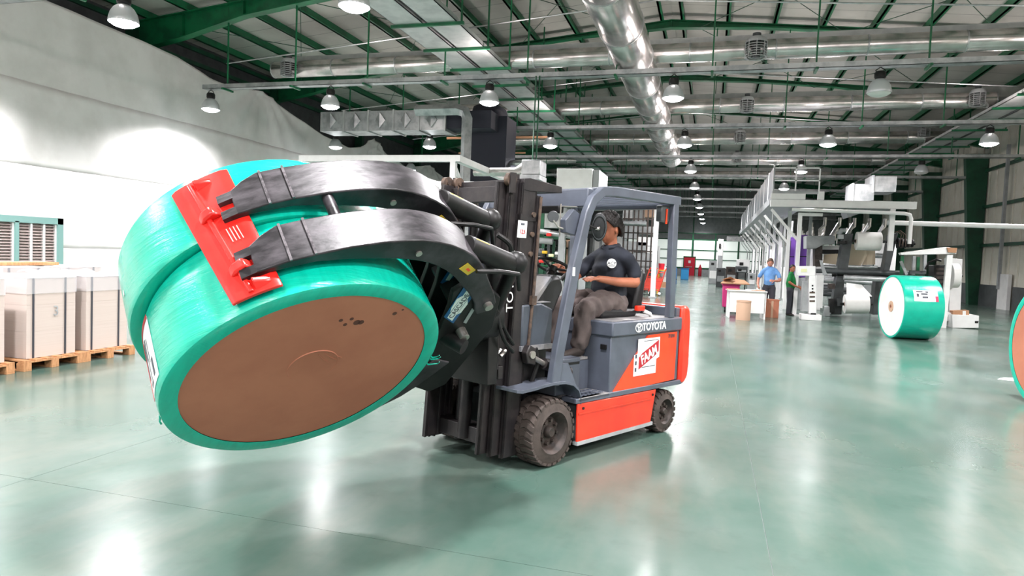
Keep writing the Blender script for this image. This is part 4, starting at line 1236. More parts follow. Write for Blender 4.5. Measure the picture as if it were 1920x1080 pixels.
# ================================================================== PEOPLE
def head_mesh(c, yaw, pitch=0, s=1.0, roll=0):
    """head about .23 high, face towards +X before the turn"""
    bm = bmesh.new()
    bmesh.ops.create_uvsphere(bm, u_segments=40, v_segments=28, radius=1)
    for v in bm.verts:
        x, y, z = v.co
        X, Y, Z = x * .098, y * .077, z * .118
        if z < 0:                                    # jaw narrows, face flattens
            k = -z
            Y *= 1 - .30 * k
            X = X * (1 - .18 * k) + (.012 * k if x > 0 else .018 * k)
        if x > .3 and abs(y) < .55:
            X *= .96
        def g(px, pz, sy, sz, py=0): return math.exp(-((y - py) / sy) ** 2 - ((z - pz) / sz) ** 2) if x > 0 else 0
        X += .026 * g(0, -.22, .13, .13) + .012 * g(0, -.02, .10, .2)          # nose
        X -= .010 * (g(0, .05, .16, .11, .36) + g(0, .05, .16, .11, -.36))     # eye sockets
        X += .006 * g(0, .22, .6, .08)                                          # brow
        X += .008 * g(0, -.50, .24, .05) - .006 * g(0, -.555, .24, .03) + .008 * g(0, -.62, .22, .05)   # lips
        X += .010 * g(0, -.88, .3, .14)                                         # chin
        v.co = Vector((X, Y, Z))
    for sy in (-1, 1):                               # ears
        bmesh.ops.create_uvsphere(bm, u_segments=12, v_segments=8, radius=1,
                                  matrix=Matrix.Translation((-.008, sy * .077, -.008)) @ Matrix.Rotation(sy * .35, 4, 'Z') @ Matrix.Diagonal((.018, .010, .032, 1)))
    me = bpy.data.meshes.new('h'); 
    T = Matrix.Translation(c) @ Matrix.Rotation(yaw, 4, 'Z') @ Matrix.Rotation(pitch, 4, 'Y') @ Matrix.Rotation(roll, 4, 'X') @ Matrix.Scale(s, 4)
    bm.transform(T); bm.to_mesh(me); bm.free()
    return me, T

def hand_nodes(wrist, d, palm_n, side, curl=.5, s=1.0):
    """palm, four fingers, thumb; d = direction of the hand, palm_n = palm normal"""
    d = Vector(d).normalized(); n = Vector(palm_n); n = (n - d * n.dot(d)).normalized()
    a = d.cross(n) * side                          # towards the thumb
    w_ = Vector(wrist)
    ms = []
    ms.append(skin_bm([(w_ - d * .03, .023 * s), (w_ + d * .02 * s, (.026 * s, .017 * s)), (w_ + d * .055 * s, (.038 * s, .014 * s)), (w_ + d * .080 * s, (.038 * s, .012 * s))], [(0, 1), (1, 2), (2, 3)], 2, u=a))
    for k, (off, ln) in enumerate(((.030, .070), (.010, .078), (-.010, .073), (-.029, .058))):
        base = w_ + d * .072 * s + a * off * s
        p = [base]; dd = d.copy()
        for q in range(3):
            ang = curl * (.5 + .35 * q)
            dd = (dd * math.cos(ang) + n * math.sin(ang)).normalized() if q else (d * math.cos(curl * .4) + n * math.sin(curl * .4)).normalized()
            p.append(p[-1] + dd * ln * s * (.44, .32, .24)[q])
        ms.append(skin_bm([(p[0], .010 * s), (p[1], .0095 * s), (p[2], .0088 * s), (p[3], .0075 * s)], [(0, 1), (1, 2), (2, 3)], 2))
    b = w_ + d * .025 * s + a * .02 * s
    ms.append(skin_bm([(b, .013 * s), (b + (d * .6 + a * .8) * .035 * s, .012 * s), (b + (d * .85 + a * .8 + n * .2) * .058 * s, .0105 * s), (b + (d * 1.0 + a * .75 + n * .35) * .078 * s, .0085 * s)], [(0, 1), (1, 2), (2, 3)], 2))
    return ms

def V(*a): return Vector(a)

def eyes(parent, T, mw=None):
    b = MB()
    for sy in (-1, 1):
        b.ball(T @ V(.079, sy * .030, .006), .0105 * T.to_scale().x, seg=12)
    e = b.build('eyes', 'label_white', parent)
    b = MB()
    for sy in (-1, 1):
        b.ball(T @ V(.0865, sy * .030, .006), .0062 * T.to_scale().x, seg=8)
    b.build('pupils', 'black', e)
    b = MB()
    for sy in (-1, 1):
        b.tube([T @ V(.090, sy * .014, .030), T @ V(.090, sy * .032, .036), T @ V(.080, sy * .050, .030)], .004, 5)
    b.build('eyebrows', 'hair', parent)
    MB().tube([T @ V(.088, -.02, -.066), T @ V(.094, 0, -.0645), T @ V(.088, .02, -.066)], .0035, 5).build('mouth', 'label_red_dull', parent)
M['label_red_dull'] = mat('lips', '#8f4a3c', 0.5)

def hair_mesh(T, parent, m='hair', thin=0.0, top=.0, curl=.012):
    def fn(u, v):
        th = 2 * math.pi * u
        cx_ = math.cos(th)
        lim = R(118) if cx_ < -.55 else (R(118) - (cx_ + .55) / .4 * R(36) if cx_ < -.15 else (R(82) if cx_ < .25 else R(82) - (cx_ - .25) / .75 * R(36)))
        ph = v * lim
        z = math.cos(ph); x = math.sin(ph) * cx_; y = math.sin(ph) * math.sin(th)
        k = 1.0 + curl * math.sin(19 * th + 6 * ph) * math.sin(23 * ph + 2 * th) + .5 * curl * math.sin(31 * th) * math.sin(37 * ph)
        if v > .97: k *= .95
        return T @ V(x * (.106 + thin) * k - .008, y * (.083 + thin) * k, z * (.128 + thin + top) * k - .002)
    b = MB().grid(121, 48, fn)
    return b.build('hair', m, parent, angle=70, solid=.016)

# ---- driver, built in the forklift's own coordinates
dr = thing('person', 'man in navy polo shirt and brown-grey trousers seated driving the orange forklift', 'person')
dr.matrix_world = TM @ Matrix.Translation((.14, .14, 0))
HC = V(-1.35, -.58, 1.912)
hm, HT = head_mesh(HC, R(-12), R(8), 1.18)
body_nodes = [(V(-1.42, -.58, 1.24), (.155, .13)), (V(-1.41, -.58, 1.38), (.15, .13)), (V(-1.385, -.58, 1.54), (.16, .115)), (V(-1.40, -.58, 1.66), (.11, .08)), (V(-1.395, -.58, 1.74), .062), (V(-1.385, -.58, 1.84), .058), (V(-1.38, -.58, 1.90), .05),
              (V(-1.41, -.41, 1.63), .052), (V(-1.43, -.345, 1.54), .05), (V(-1.425, -.31, 1.425), .047), (V(-1.22, -.365, 1.43), .042), (V(-1.02, -.43, 1.455), .029),
              (V(-1.41, -.75, 1.63), .052), (V(-1.34, -.825, 1.54), .05), (V(-1.22, -.86, 1.45), .046), (V(-1.0, -.82, 1.49), .038), (V(-.84, -.74, 1.55), .028),
              (V(-1.36, -.48, 1.21), .105), (V(-1.10, -.46, 1.235), .085), (V(-.85, -.45, 1.18), .052), (V(-.83, -.45, 1.02), .056), (V(-.80, -.45, .86), .042),
              (V(-1.36, -.68, 1.21), .105), (V(-1.10, -.70, 1.235), .085), (V(-.84, -.74, 1.165), .052), (V(-.78, -.74, 1.02), .056), (V(-.72, -.74, .86), .042)]
body_edges = [(0, 1), (1, 2), (2, 3), (3, 4), (4, 5), (5, 6), (3, 7), (7, 8), (8, 9), (9, 10), (10, 11), (3, 12), (12, 13), (13, 14), (14, 15), (15, 16), (0, 17), (17, 18), (18, 19), (19, 20), (20, 21), (0, 22), (22, 23), (23, 24), (24, 25), (25, 26)]
bodym = skin_bm(body_nodes, body_edges, 2)
hl = hand_nodes((-1.02, -.43, 1.455), (1, -.12, .02), (0, -.2, -1), -1, .35, 1.05)
hr = hand_nodes((-.84, -.74, 1.55), (.9, .35, .15), (.1, .1, -1), 1, 1.1, 1.05)
full = join_meshes([bodym, hm] + hl + hr, .0055, 3)
link_mesh('body', full, 'skin', dr, angle=80)
eyes(dr, HT)
hair_mesh(HT, dr, thin=.010, top=.008, curl=.03)
# clothes: slightly larger skins, ending at the sleeves, waist, hems
sh = skin_bm([(V(-1.40, -.58, 1.24), (.175, .16)), (V(-1.39, -.58, 1.38), (.172, .165)), (V(-1.38, -.58, 1.54), (.178, .138)), (V(-1.40, -.58, 1.665), (.135, .095)), (V(-1.39, -.58, 1.735), .075),
              (V(-1.41, -.40, 1.64), .070), (V(-1.43, -.345, 1.56), .066), (V(-1.425, -.325, 1.49), .064),
              (V(-1.41, -.76, 1.64), .070), (V(-1.345, -.825, 1.56), .066), (V(-1.27, -.85, 1.49), .064)],
             [(0, 1), (1, 2), (2, 3), (3, 4), (3, 5), (5, 6), (6, 7), (3, 8), (8, 9), (9, 10)], 2)
shm = join_meshes([sh], .010)
for v in shm.vertices:                         # creases at the waist and under the arm
    c = v.co; v.co = c + v.normal * (.005 * math.sin(48 * c.z + 14 * c.y + 8 * c.x) * max(0, 1 - (c.z - 1.2) / .3) + .003 * math.sin(30 * c.x - 36 * c.z))
link_mesh('polo_shirt', shm, 'navy', dr, angle=80)
MB().tube([V(-1.395 + .078 * math.cos(t), -.58 + .078 * math.sin(t), 1.755 - .018 * math.cos(t)) for t in [R(20 + 32 * k) for k in range(11)]], .016, 8).build('collar', 'navy', dr)
tr = skin_bm([(V(-1.42, -.58, 1.22), (.175, .15)), (V(-1.36, -.48, 1.21), .125), (V(-1.10, -.46, 1.235), .112), (V(-.87, -.45, 1.175), .092), (V(-.85, -.45, 1.03), .084), (V(-.83, -.45, .93), .080), (V(-.81, -.45, .885), .074),
              (V(-1.36, -.68, 1.21), .125), (V(-1.10, -.70, 1.235), .112), (V(-.86, -.74, 1.165), .098), (V(-.80, -.74, 1.0), .092), (V(-.73, -.74, .885), .080)],
             [(0, 1), (1, 2), (2, 3), (3, 4), (4, 5), (5, 6), (0, 7), (7, 8), (8, 9), (9, 10), (10, 11)], 2)
tm_ = join_meshes([tr], .010)
for v in tm_.vertices:                         # loose folds
    c = v.co; f = .008 * math.sin(30 * c.z + 22 * c.x + 3 * math.sin(14 * c.y)) + .006 * math.sin(52 * c.x - 26 * c.z + 11 * c.y)
    v.co = c + v.normal * f
link_mesh('trousers', tm_, 'trouser', dr, angle=80)
for y, x in ((-.45, -.77), (-.74, -.70)):
    s_ = join_meshes([skin_bm([(V(x - .06, y, .818), (.042, .042)), (V(x + .02, y, .815), (.045, .040)), (V(x + .12, y, .808), (.045, .030)), (V(x + .19, y, .802), (.035, .024)), (V(x - .04, y, .87), .042)], [(0, 1), (1, 2), (2, 3), (0, 4)], 2)], .008)
    link_mesh('shoe', s_, 'shoe', dr, angle=80)
lgm = MB().lathe([(0, 0), (.042, 0), (.044, -.002), (.044, -.006), (0, -.006)], seg=28).build('chest_logo', 'label_white', dr, frame((-1.245, -.455, 1.595), (-.75, .75, 0), (-.1, -.1, 1)))
text('ACP', .042, 'navy', lgm, frame((0, 0, .001), (1, 0, 0), (0, 1, 0)), 'logo_letters')
MB().box(-.03, .03, -.026, -.021, .0005, .0015).build('logo_line', 'navy', lgm)

def standing(name_lab, foot, yaw, h, shirt, trouser, armsL, armsR, head_yaw=0, head_pitch=0, belly=0, hairthin=.0, hm_='hair', skm='skin'):
    """simple continuous standing figure; local +X is forward; arm points given relative, height 1.7"""
    t = thing('person', name_lab, 'person', foot, yaw)
    k = h / 1.70
    def Q(p): return Vector(p) * k
    hm, T = head_mesh(Q((.03, 0, 1.58)), head_yaw, head_pitch, k * 1.1)
    nodes = [((0, 0, .93), (.13, .10)), ((0, 0, 1.08), (.13, .10 + belly * .5)), ((0.01, 0, 1.25), (.145, .10)), ((0, 0, 1.38), (.10, .07)), ((.0, 0, 1.44), .058), ((.015, 0, 1.53), .052),
             ((0, .155, 1.36), .05)] + [(p, r) for p, r in zip(armsL, (.046, .042, .036, .027))] + [((0, -.155, 1.36), .05)] + [(p, r) for p, r in zip(armsR, (.046, .042, .036, .027))] + \
            [((0, .09, .86), .09), ((.01, .10, .48), .06), ((-.01, .10, .10), .04), ((0, -.09, .86), .09), ((.01, -.10, .48), .06), ((-.01, -.10, .10), .04)]
    ed = [(0, 1), (1, 2), (2, 3), (3, 4), (4, 5), (3, 6), (6, 7), (7, 8), (8, 9), (9, 10), (3, 11), (11, 12), (12, 13), (13, 14), (14, 15), (0, 16), (16, 17), (17, 18), (0, 19), (19, 20), (20, 21)]
    nn = [(Q(p), (r if isinstance(r, tuple) else r * k) if not isinstance(r, tuple) else (r[0] * k, r[1] * k)) for p, r in nodes]
    b = skin_bm(nn, ed, 2)
    hands = []
    for arms, sd in ((armsL, 1), (armsR, -1)):
        d = Vector(arms[3]) - Vector(arms[2])
        hands += hand_nodes(Q(arms[3]), d, (0, -sd, -.4), 1, .7, k)
    link_mesh('body', join_meshes([b, hm] + hands, .0075, 3), skm, t, angle=80)
    eyes(t, T); hair_mesh(T, t, m=hm_, thin=hairthin)
    g = .02
    sn = [((0, 0, .95), (.15, .105 + belly * .6)), ((.01, 0, 1.07), (.15, .12 + belly)), ((.01, 0, 1.24), (.165, .12 + belly * .4)), ((0, 0, 1.385), (.12, .085)), ((.0, 0, 1.43), .065), ((0, .155, 1.365), .062), (armsL[0], .058), (tuple((Vector(armsL[0]) + Vector(armsL[1])) / 2), .056), ((0, -.155, 1.365), .062), (armsR[0], .058), (tuple((Vector(armsR[0]) + Vector(armsR[1])) / 2), .056)]
    ed2 = [(0, 1), (1, 2), (2, 3), (3, 4), (3, 5), (5, 6), (6, 7), (3, 8), (8, 9), (9, 10)]
    link_mesh('shirt', join_meshes([skin_bm([(Q(p), (r[0] * k, r[1] * k) if isinstance(r, tuple) else r * k) for p, r in sn], ed2, 2)], .012), shirt, t, angle=80)
    tn = [((0, 0, .95), (.155, .11 + belly * .5)), ((0, .09, .84), .10), ((.01, .10, .48), .080), ((-.01, .10, .09), .068), ((0, -.09, .84), .10), ((.01, -.10, .48), .080), ((-.01, -.10, .09), .068)]
    link_mesh('trousers', join_meshes([skin_bm([(Q(p), (r[0] * k, r[1] * k) if isinstance(r, tuple) else r * k) for p, r in tn], [(0, 1), (1, 2), (2, 3), (0, 4), (4, 5), (5, 6)], 2)], .012), trouser, t, angle=80)
    MB().tube([Q((.07 * math.cos(q) + .0, .07 * math.sin(q), 1.465)) for q in [2 * math.pi * i / 12 for i in range(13)]], .014, 6).build('collar', shirt, t)
    for y in (-.10, .10):
        s_ = skin_bm([(Q((-.05, y, .045)), .04 * k), (Q((.04, y, .045)), .042 * k), (Q((.13, y, .036)), (.042 * k, .03 * k)), (Q((.19, y, .03)), (.034 * k, .022 * k)), (Q((-.02, y, .10)), .04 * k)], [(0, 1), (1, 2), (2, 3), (0, 4)], 2)
        link_mesh('shoe', join_meshes([s_], .01), 'shoe', t, angle=80)
    return t
p = at(1443, 520, 22.7); p.z = 0
standing('man in light blue shirt and dark trousers standing behind the white work table', p, R(-98), 1.80, 'blue_shirt', 'dark_trouser',
         [(.04, .25, 1.24), (.10, .29, 1.08), (.24, .22, 1.06), (.34, .14, 1.07)], [(-.02, -.25, 1.24), (-.02, -.31, 1.08), (.10, -.31, .96), (.20, -.29, .90)], R(8), R(22), .05, -.002, 'hair_brown', 'skin_light')
p = at(1479, 590, 23.7); p.z = 0
standing('man in green polo shirt and grey trousers standing by the white machine post', p, R(-20), 1.63, 'green_shirt', 'dark_trouser',
         [(.02, .23, 1.24), (.04, .24, 1.12), (.18, .14, 1.03), (.28, .05, .98)], [(.02, -.22, 1.24), (.03, -.25, 1.12), (.17, -.16, 1.02), (.27, -.06, .97)], R(-50), R(6), .05)

# ================================================================== PALLETS AND PAPER STACKS
def pallet(x1, y0, lab, w=1.12, d=.82):
    """x1 = right side, y0 = near side"""
    t = thing('pallet', lab, 'pallet', (x1, y0, 0), 0, 'wooden pallets in the row')
    for i in range(3):
        y = i * (d - .1) / 2
        MB().box(-w, 0, y, y + .10, 0, .018).build('bottom_board', 'wood', t, bevel=.002)
        for j in range(3):
            x = -j * (w - .12) / 2
            MB().box(x - .12, x, y, y + .10, .018, .096).build('block', 'wood', t, bevel=.003)
    for j in range(3):
        x = -j * (w - .10) / 2
        MB().box(x - .10, x, 0, d, .096, .114).build('stringer_board', 'wood', t, bevel=.002)
    for i in range(6):
        y = i * (d - .09) / 5
        MB().box(-w, 0, y, y + .09, .114, .132).build('deck_board', 'wood', t, bevel=.002)

def stack(x1, y0, z0, lab, w=.98, d=.66, h=.98, grp='wrapped paper stacks on pallets'):
    t = thing('paper_stack', lab, 'paper stack', (x1, y0, z0), 0, grp)
    n = 3
    for i in range(n):
        jx, jy = random.uniform(-.001, .001), random.uniform(-.001, .001)
        MB().box(-w + jx, jx, jy, d + jy, h * i / n, h * (i + 1) / n - .0008).build('ream_layer', 'sheets', t)
    for y in (.07, d - .16):
        MB().box(.004, .008, y, y + .024, 0, h + .004).box(-w, .008, y, y + .024, h + .002, h + .006).build('strap', 'strap', t)
    MB().box(-w - .006, .012, -.012, d + .012, h * .80, h + .008).build('film_wrap', 'film', t, bevel=.01)
    MB().box(-w - .002, .006, -.006, d + .006, h + .001, h + .012).build('top_sheet', 'paper', t)
    return t
ord_ = ['first', 'second', 'third']
for i, (y0, q) in enumerate(((5.22, 'cut off by the left edge'), (6.15, 'marked with a pen figure, second from the left edge'), (6.97, 'partly behind the tilted green reel'))):
    pallet(-7.82, y0, 'pallet of pale wood under the paper stack ' + ['at the left edge', 'with the pen figure', 'beside the tilted reel'][i])
    s_ = stack(-7.92, y0 + .11, .132, 'wrapped stack of pale paper %s' % q)
    if i == 1:
        text('3', .18, 'grey_mid', s_, frame((.010, .38, .56), (0, 1, 0), (0, 0, 1)), 'pen_mark')
for i, y0 in enumerate((5.0, 5.95, 6.85, 7.75)):
    pallet(-9.15, y0, 'pallet under the %s of the four back row paper stacks' % ['nearest', 'second', 'third', 'farthest'][i])
    stack(-9.22, y0 + .1, .132, 'white topped paper stack, %s in the row behind the front stacks' % ['nearest', 'second', 'third', 'farthest'][i], h=1.04, grp='paper stacks in the back row')
b = MB().grid(14, 8, lambda u, v: V(-8.45 + .5 * u, 6.55 + .9 * v, 1.135 + .03 + .03 * math.sin(9 * u + 4 * v) + .02 * math.sin(17 * v)))
tag(b.build('crumpled_film', 'film', solid=.01), 'crumpled clear film left on top of the paper stacks', 'film')
b = MB().box(-9.9, -9.6, 6.3, 8.1, 1.19, 1.235).build('plank', 'wood')
tag(b, 'wooden plank lying on top of the back row of paper stacks', 'plank')

# ================================================================== RIGHT: PRESS LINE
def PY(Y, pts): return [at(u, v, Y) for u, v in pts]
# steel platform with railing and bracing
pf = thing('machine_platform', 'white steel overhead platform with railing on posts above the printing press', 'platform', (2, 23.7, 0))
o = Vector((2, 23.7, 0))
def bx(name, m, x0, x1, y0, y1, z0, z1, par, org, **k): return MB().box(x0 - org.x, x1 - org.x, y0 - org.y, y1 - org.y, z0 - org.z, z1 - org.z).build(name, m, par, **k)
bx('front_beam', 'white', 1.72, 5.92, 23.6, 23.8, 3.50, 3.72, pf, o)
bx('front_beam', 'white', 1.72, 2.75, 23.6, 23.75, 3.74, 3.92, pf, o)
bx('side_beam', 'grey_mid', 1.70, 1.82, 23.8, 50, 3.58, 3.80, pf, o)
bx('deck', 'grey_mid', 1.8, 5.9, 23.8, 27.5, 3.66, 3.72, pf, o)
bx('deck', 'grey_mid', 1.8, 3.0, 27.5, 50, 3.66, 3.72, pf, o)
bx('deck_edge', 'grey_mid', 1.75, 3.2, 23.62, 23.7, 3.92, 4.0, pf, o)
bx('kick_block', 'white', 3.12, 3.3, 23.6, 23.8, 3.74, 4.0, pf, o)
for x in (1.78, 2.44, 3.14):
    bx('rail_post', 'white' if x > 2 else 'grey_mid', x - .02, x + .02, 23.63, 23.67, 3.95, 4.76, pf, o)
for z in (4.34, 4.74):
    bx('hand_rail', 'white', 1.76, 3.16, 23.63, 23.67, z - .018, z + .018, pf, o)
for i in range(13):
    y = 23.8 + i * 2.05
    MB().box(-.24, -.20, y - 23.7, y + .05 - 23.7, 3.75, 4.85).build('guard_post', 'white', pf)
    g = MB()
    for k in range(14):
        yy0 = y + .08 + k * .138
        g.box(-.225, -.215, yy0 - 23.7, yy0 + .10 - 23.7, 3.78, 4.80)
    tag(g.build('guard_slats', 'guard', pf), kind='stuff')
for i in range(9):
    y = 23.73 + i * 3.1
    bx('post', 'white', 2.58, 2.70, y - .06, y + .06, 0, 3.32 if i == 0 else 3.6, pf, o)
    MB().bar((-.24, y - 23.7, 3.42), (.60, y - 23.7, 2.45), .08, .08, up=(0, 1, 0)).build('knee_brace', 'white', pf)
    if i:
        bx('post', 'grey_mid', 3.3, 3.4, y - .05, y + .05, 0, 3.6, pf, o)
    MB().tube([(-.1, y + 1 - 23.7, 3.5), (-.1, y + 1 - 23.7, 2.9), (.3, y + 1 - 23.7, 2.4), (.3, y + 1 - 23.7, .4)], .03, 6).build('drop_pipe', 'galv', pf)
bx('foot_plate', 'white', 2.6, 2.95, 23.55, 23.9, 0, .04, pf, o)
bx('top_brace', 'white', 2.6, 3.3, 23.68, 23.78, 3.22, 3.32, pf, o)
MB().tube([V(2.35, 23.4, 3.40) - o, V(5.55, 23.4, 3.34) - o, V(5.70, 23.4, 3.30) - o, V(5.74, 23.4, 3.18) - o, V(5.74, 23.4, 2.42) - o], .055, 12).build('round_tube', 'white', pf)
bx('post', 'white', 5.22, 5.36, 23.65, 23.8, 2.2, 3.5, pf, o)

# printing press: dark side frames, rollers, web, rolls
pr = thing('printing_press', 'big printing press with dark slanted frames, rollers and two white paper rolls', 'printing press', (4.3, 24.6, 0))
o = Vector((4.3, 24.6, 0))
def quad(Y, pts, m, name, th, par, org=o, **k):
    P_ = [p - org for p in PY(Y, pts)]
    return MB().prism(P_, (0, th, 0)).build(name, m, par, **k)
quad(24.6, [(1583, 438), (1600, 438), (1588, 515), (1569, 515)], 'grey_dk', 'side_frame', .5, pr, bevel=.01)
quad(24.6, [(1669, 440), (1684, 436), (1666, 515), (1655, 515)], 'grey_dk', 'side_frame', .5, pr, bevel=.01)
quad(24.6, [(1569, 517), (1584, 517), (1578, 590), (1558, 590)], 'grey_dk', 'side_frame', .5, pr, bevel=.01)
quad(24.6, [(1643, 519), (1656, 519), (1652, 590), (1636, 590)], 'grey_dk', 'side_frame', .5, pr, bevel=.01)
quad(25.3, [(1512, 442), (1566, 442), (1566, 458), (1545, 458), (1530, 466), (1512, 466)], 'grey_mid', 'unit_cover', .8, pr, bevel=.01)
quad(25.4, [(1528, 460), (1542, 460), (1542, 500), (1528, 500)], 'rim', 'unit_frame', .5, pr)
quad(25.9, [(1542, 460), (1574, 460), (1574, 468), (1542, 468)], 'white', 'unit_shelf', .3, pr)
quad(25.9, [(1542, 468), (1572, 468), (1572, 476), (1542, 476)], 'black', 'unit_gap', .3, pr)
quad(25.9, [(1545, 477), (1572, 475), (1572, 497), (1543, 493)], 'tan', 'web', .02, pr)
quad(25.2, [(1596, 458), (1600, 458), (1632, 470), (1614, 498), (1590, 498)], 'tan', 'web', .02, pr)
quad(25.3, [(1630, 470), (1641, 468), (1641, 496), (1616, 497)], 'tan', 'web', .02, pr)
for (u0, v0, u1, v1, Y, r_, m_) in ((1530, 508, 1730, 513, 24.4, .075, 'grey_dk'), (1582, 520, 1660, 524, 24.2, .085, 'galv'), (1590, 500, 1645, 501, 24.7, .05, 'galv'), (1545, 500, 1572, 502, 24.9, .04, 'galv'), (1560, 516, 1690, 517, 24.8, .05, 'black'), (1640, 545, 1660, 545, 24.9, .05, 'black'), (1573, 455, 1588, 455, 24.5, .05, 'black')):
    MB().cyl(at(u0, v0, Y) - o, at(u1, v1, Y) - o, r_, seg=18).build('roller', m_, pr)
MB().tube([at(1586, 432, 24.5) - o, at(1578, 432, 24.5) - o, at(1572, 440, 24.5) - o], .08, 10).build('bracket', 'grey_mid', pr)
for k, (u, v, du, dv) in enumerate(((1572, 440, 10, 8), (1573, 452, 12, 5), (1570, 560, 14, 14), (1555, 560, 10, 26), (1546, 575, 10, 18), (1554, 532, 12, 10))):
    quad(24.3, [(u, v), (u + du, v), (u + du, v + dv), (u, v + dv)], ('grey_mid', 'black', 'grey_dk', 'black', 'grey_mid', 'rim')[k], 'press_fitting', .25, pr, bevel=.008)
# drive cluster at the right end of the upper roll
for k in range(5):
    c = at(1684 + k * 6.5, 456, 24.5) - o
    MB().lathe([(.02, -.03), (.17 - .012 * k, -.03), (.18 - .012 * k, .0), (.17 - .012 * k, .03), (.02, .03)], c, (1, 0, 0), 24).build('drive_wheel', 'rim' if k % 2 else 'black', pr)
MB().cyl(at(1660, 453, 24.5) - o, at(1716, 457, 24.5) - o, .045, seg=12).build('shaft', 'black', pr)
for k in range(3):
    MB().tube([at(1672, 436 + k, 24.4) - o, at(1682 + 3 * k, 434 - k, 24.3) - o, at(1690 + 4 * k, 440, 24.3) - o, at(1686 + 6 * k, 462, 24.3) - o], .014, 6).build('cable', 'rust', pr)
quad(23.4, [(1537, 488), (1541, 488), (1551, 515), (1544, 516)], 'grey_mid', 'slanted_arm', .1, pr)
quad(24.4, [(1531, 516), (1545, 516), (1542, 578), (1531, 576)], 'white', 'side_panel', .3, pr)
def roll(u0, v0, u1, v1, Y, rr, lab):
    a, b_ = at(u0, v0, Y), at(u1, v1, Y)
    t = thing('paper_roll', lab, 'paper roll', a)
    d = b_ - a
    MB().lathe([(.05, 0), (rr - .01, 0), (rr, .01), (rr, d.length - .01), (rr - .01, d.length), (.05, d.length)], (0, 0, 0), d, 48).build('paper_web', 'paper', t)
    MB().cyl(-d.normalized() * .12, d + d.normalized() * .12, .045, seg=14).build('shaft', 'black', t)
    MB().lathe([(.045, -.005), (.075, -.005), (.075, .01)], (0, 0, 0), d, 20).build('core', 'core', t)
    return t
roll(1605, 452, 1651, 453, 24.3, .295, 'white paper roll mounted high between the dark press frames')
r2_ = roll(1583, 570, 1628, 570, 23.7, .30, 'white paper roll low down under the printing press')
a_ = r2_.location
MB().prism([V(.05, .0, .30), V(.78, .0, .28), V(.52, .3, .62), V(.08, .3, .66)], (0, .01, .01)).build('web', 'paper', r2_)

# control column with angled foot
cc = thing('control_column', 'white control column with buttons and yellow-green label before the press', 'control column', (3.1, 22.2, 0))
o = cc.location.copy()
quad(22.2, [(1494, 499), (1529, 499), (1529, 517), (1496, 517)], 'white', 'head', .35, cc, org=o, bevel=.01)
quad(22.2, [(1517, 517), (1529, 517), (1531, 590), (1517, 588)], 'white', 'column', .3, cc, org=o, bevel=.008)
quad(22.35, [(1506, 528), (1517, 528), (1517, 584), (1503, 584)], 'grey_mid', 'side_panel', .3, cc, org=o, bevel=.008)
a = at(1512, 592, 22.2); 
MB().box(a.x - o.x - .15, a.x - o.x + .42, -.05, .5, 0, .17).build('foot', 'white', cc, bevel=.01)
quad(22.19, [(1502, 504), (1513, 504), (1513, 510), (1502, 510)], 'yellow_green', 'label', .01, cc, org=o)
for k in range(3):
    quad(22.19, [(1522, 534 + k * 6), (1525, 534 + k * 6), (1525, 537 + k * 6), (1522, 537 + k * 6)], 'black', 'button', .012, cc, org=o)
for k in range(3):
    quad(22.19, [(1518, 547 + k * 8), (1528, 547 + k * 8), (1528, 550 + k * 8), (1518, 550 + k * 8)], 'rust', 'printed_mark', .008, cc, org=o)
quad(22.19, [(1520, 587), (1530, 587), (1530, 590), (1520, 590)], 'black', 'plate', .012, cc, org=o)

# purple cabinets behind the post
for k, (u0, u1, Y, l) in enumerate(((1499, 1511, 27, 'purple machine cabinet just right of the front platform post'), (1482, 1496, 29.5, 'purple machine cabinet seen between the platform posts'))):
    a, b_ = at(u0, 440, Y), at(u1, 500, Y)
    t = thing('purple_cabinet', l, 'cabinet', (a.x, Y, 0))
    MB().box(0, b_.x - a.x, 0, 1.2, 1.2, 2.75).build('body', 'purple', t, bevel=.01)
    MB().box(0, b_.x - a.x, 0, 1.2, .0, 1.18).build('lower_body', 'grey_mid', t, bevel=.01)
    MB().box(.02, .04, -.01, 0, 1.3, 2.6).build('door_edge', 'black', t)
    MB().box(0, b_.x - a.x, -.01, 0, 1.95, 1.98).build('door_gap', 'black', t)

# machines going back under the platform
for k in range(7):
    Y = 27.5 + k * 3.6
    t = thing('press_unit', '%s press unit with rollers and pipes, %s back under the platform' % ('grey' if k % 2 else 'white', ['nearest', 'second', 'third', 'fourth', 'fifth', 'sixth', 'farthest'][k]), 'machine', (3.7, Y, 0), 0, 'press units in the line under the platform')
    for x_ in (0, 2.4):
        MB().box(x_, x_ + .25, 0, 2.2, 0, 2.6).build('side_frame', 'grey_mid' if k % 2 else 'white', t, bevel=.01)
    for q in range(4):
        MB().cyl((.2, .3 + .1 * q, .6 + q * .5), (2.45, .3 + .1 * q, .6 + q * .5), .09, seg=12).build('roller', 'galv' if q % 2 else 'grey_dk', t)
    MB().box(-.5, -.05, .3, 1.2, 0, 1.5).build('control_box', 'white', t, bevel=.01)
    for q in range(5):
        MB().tube([(.1 + q * .5, .2, 2.6), (.1 + q * .5, .2, 3.0), (.25 + q * .5, .2, 3.15), (.25 + q * .5, .2, 3.45)], .06, 8).build('pipe', 'duct', t)
    if k == 0:
        for q in range(4):
            MB().cyl((.4 + q * .5, -.3, 2.75), (.8 + q * .5, .4, 3.35), .05, seg=8).build('brace_tube', 'galv', t)

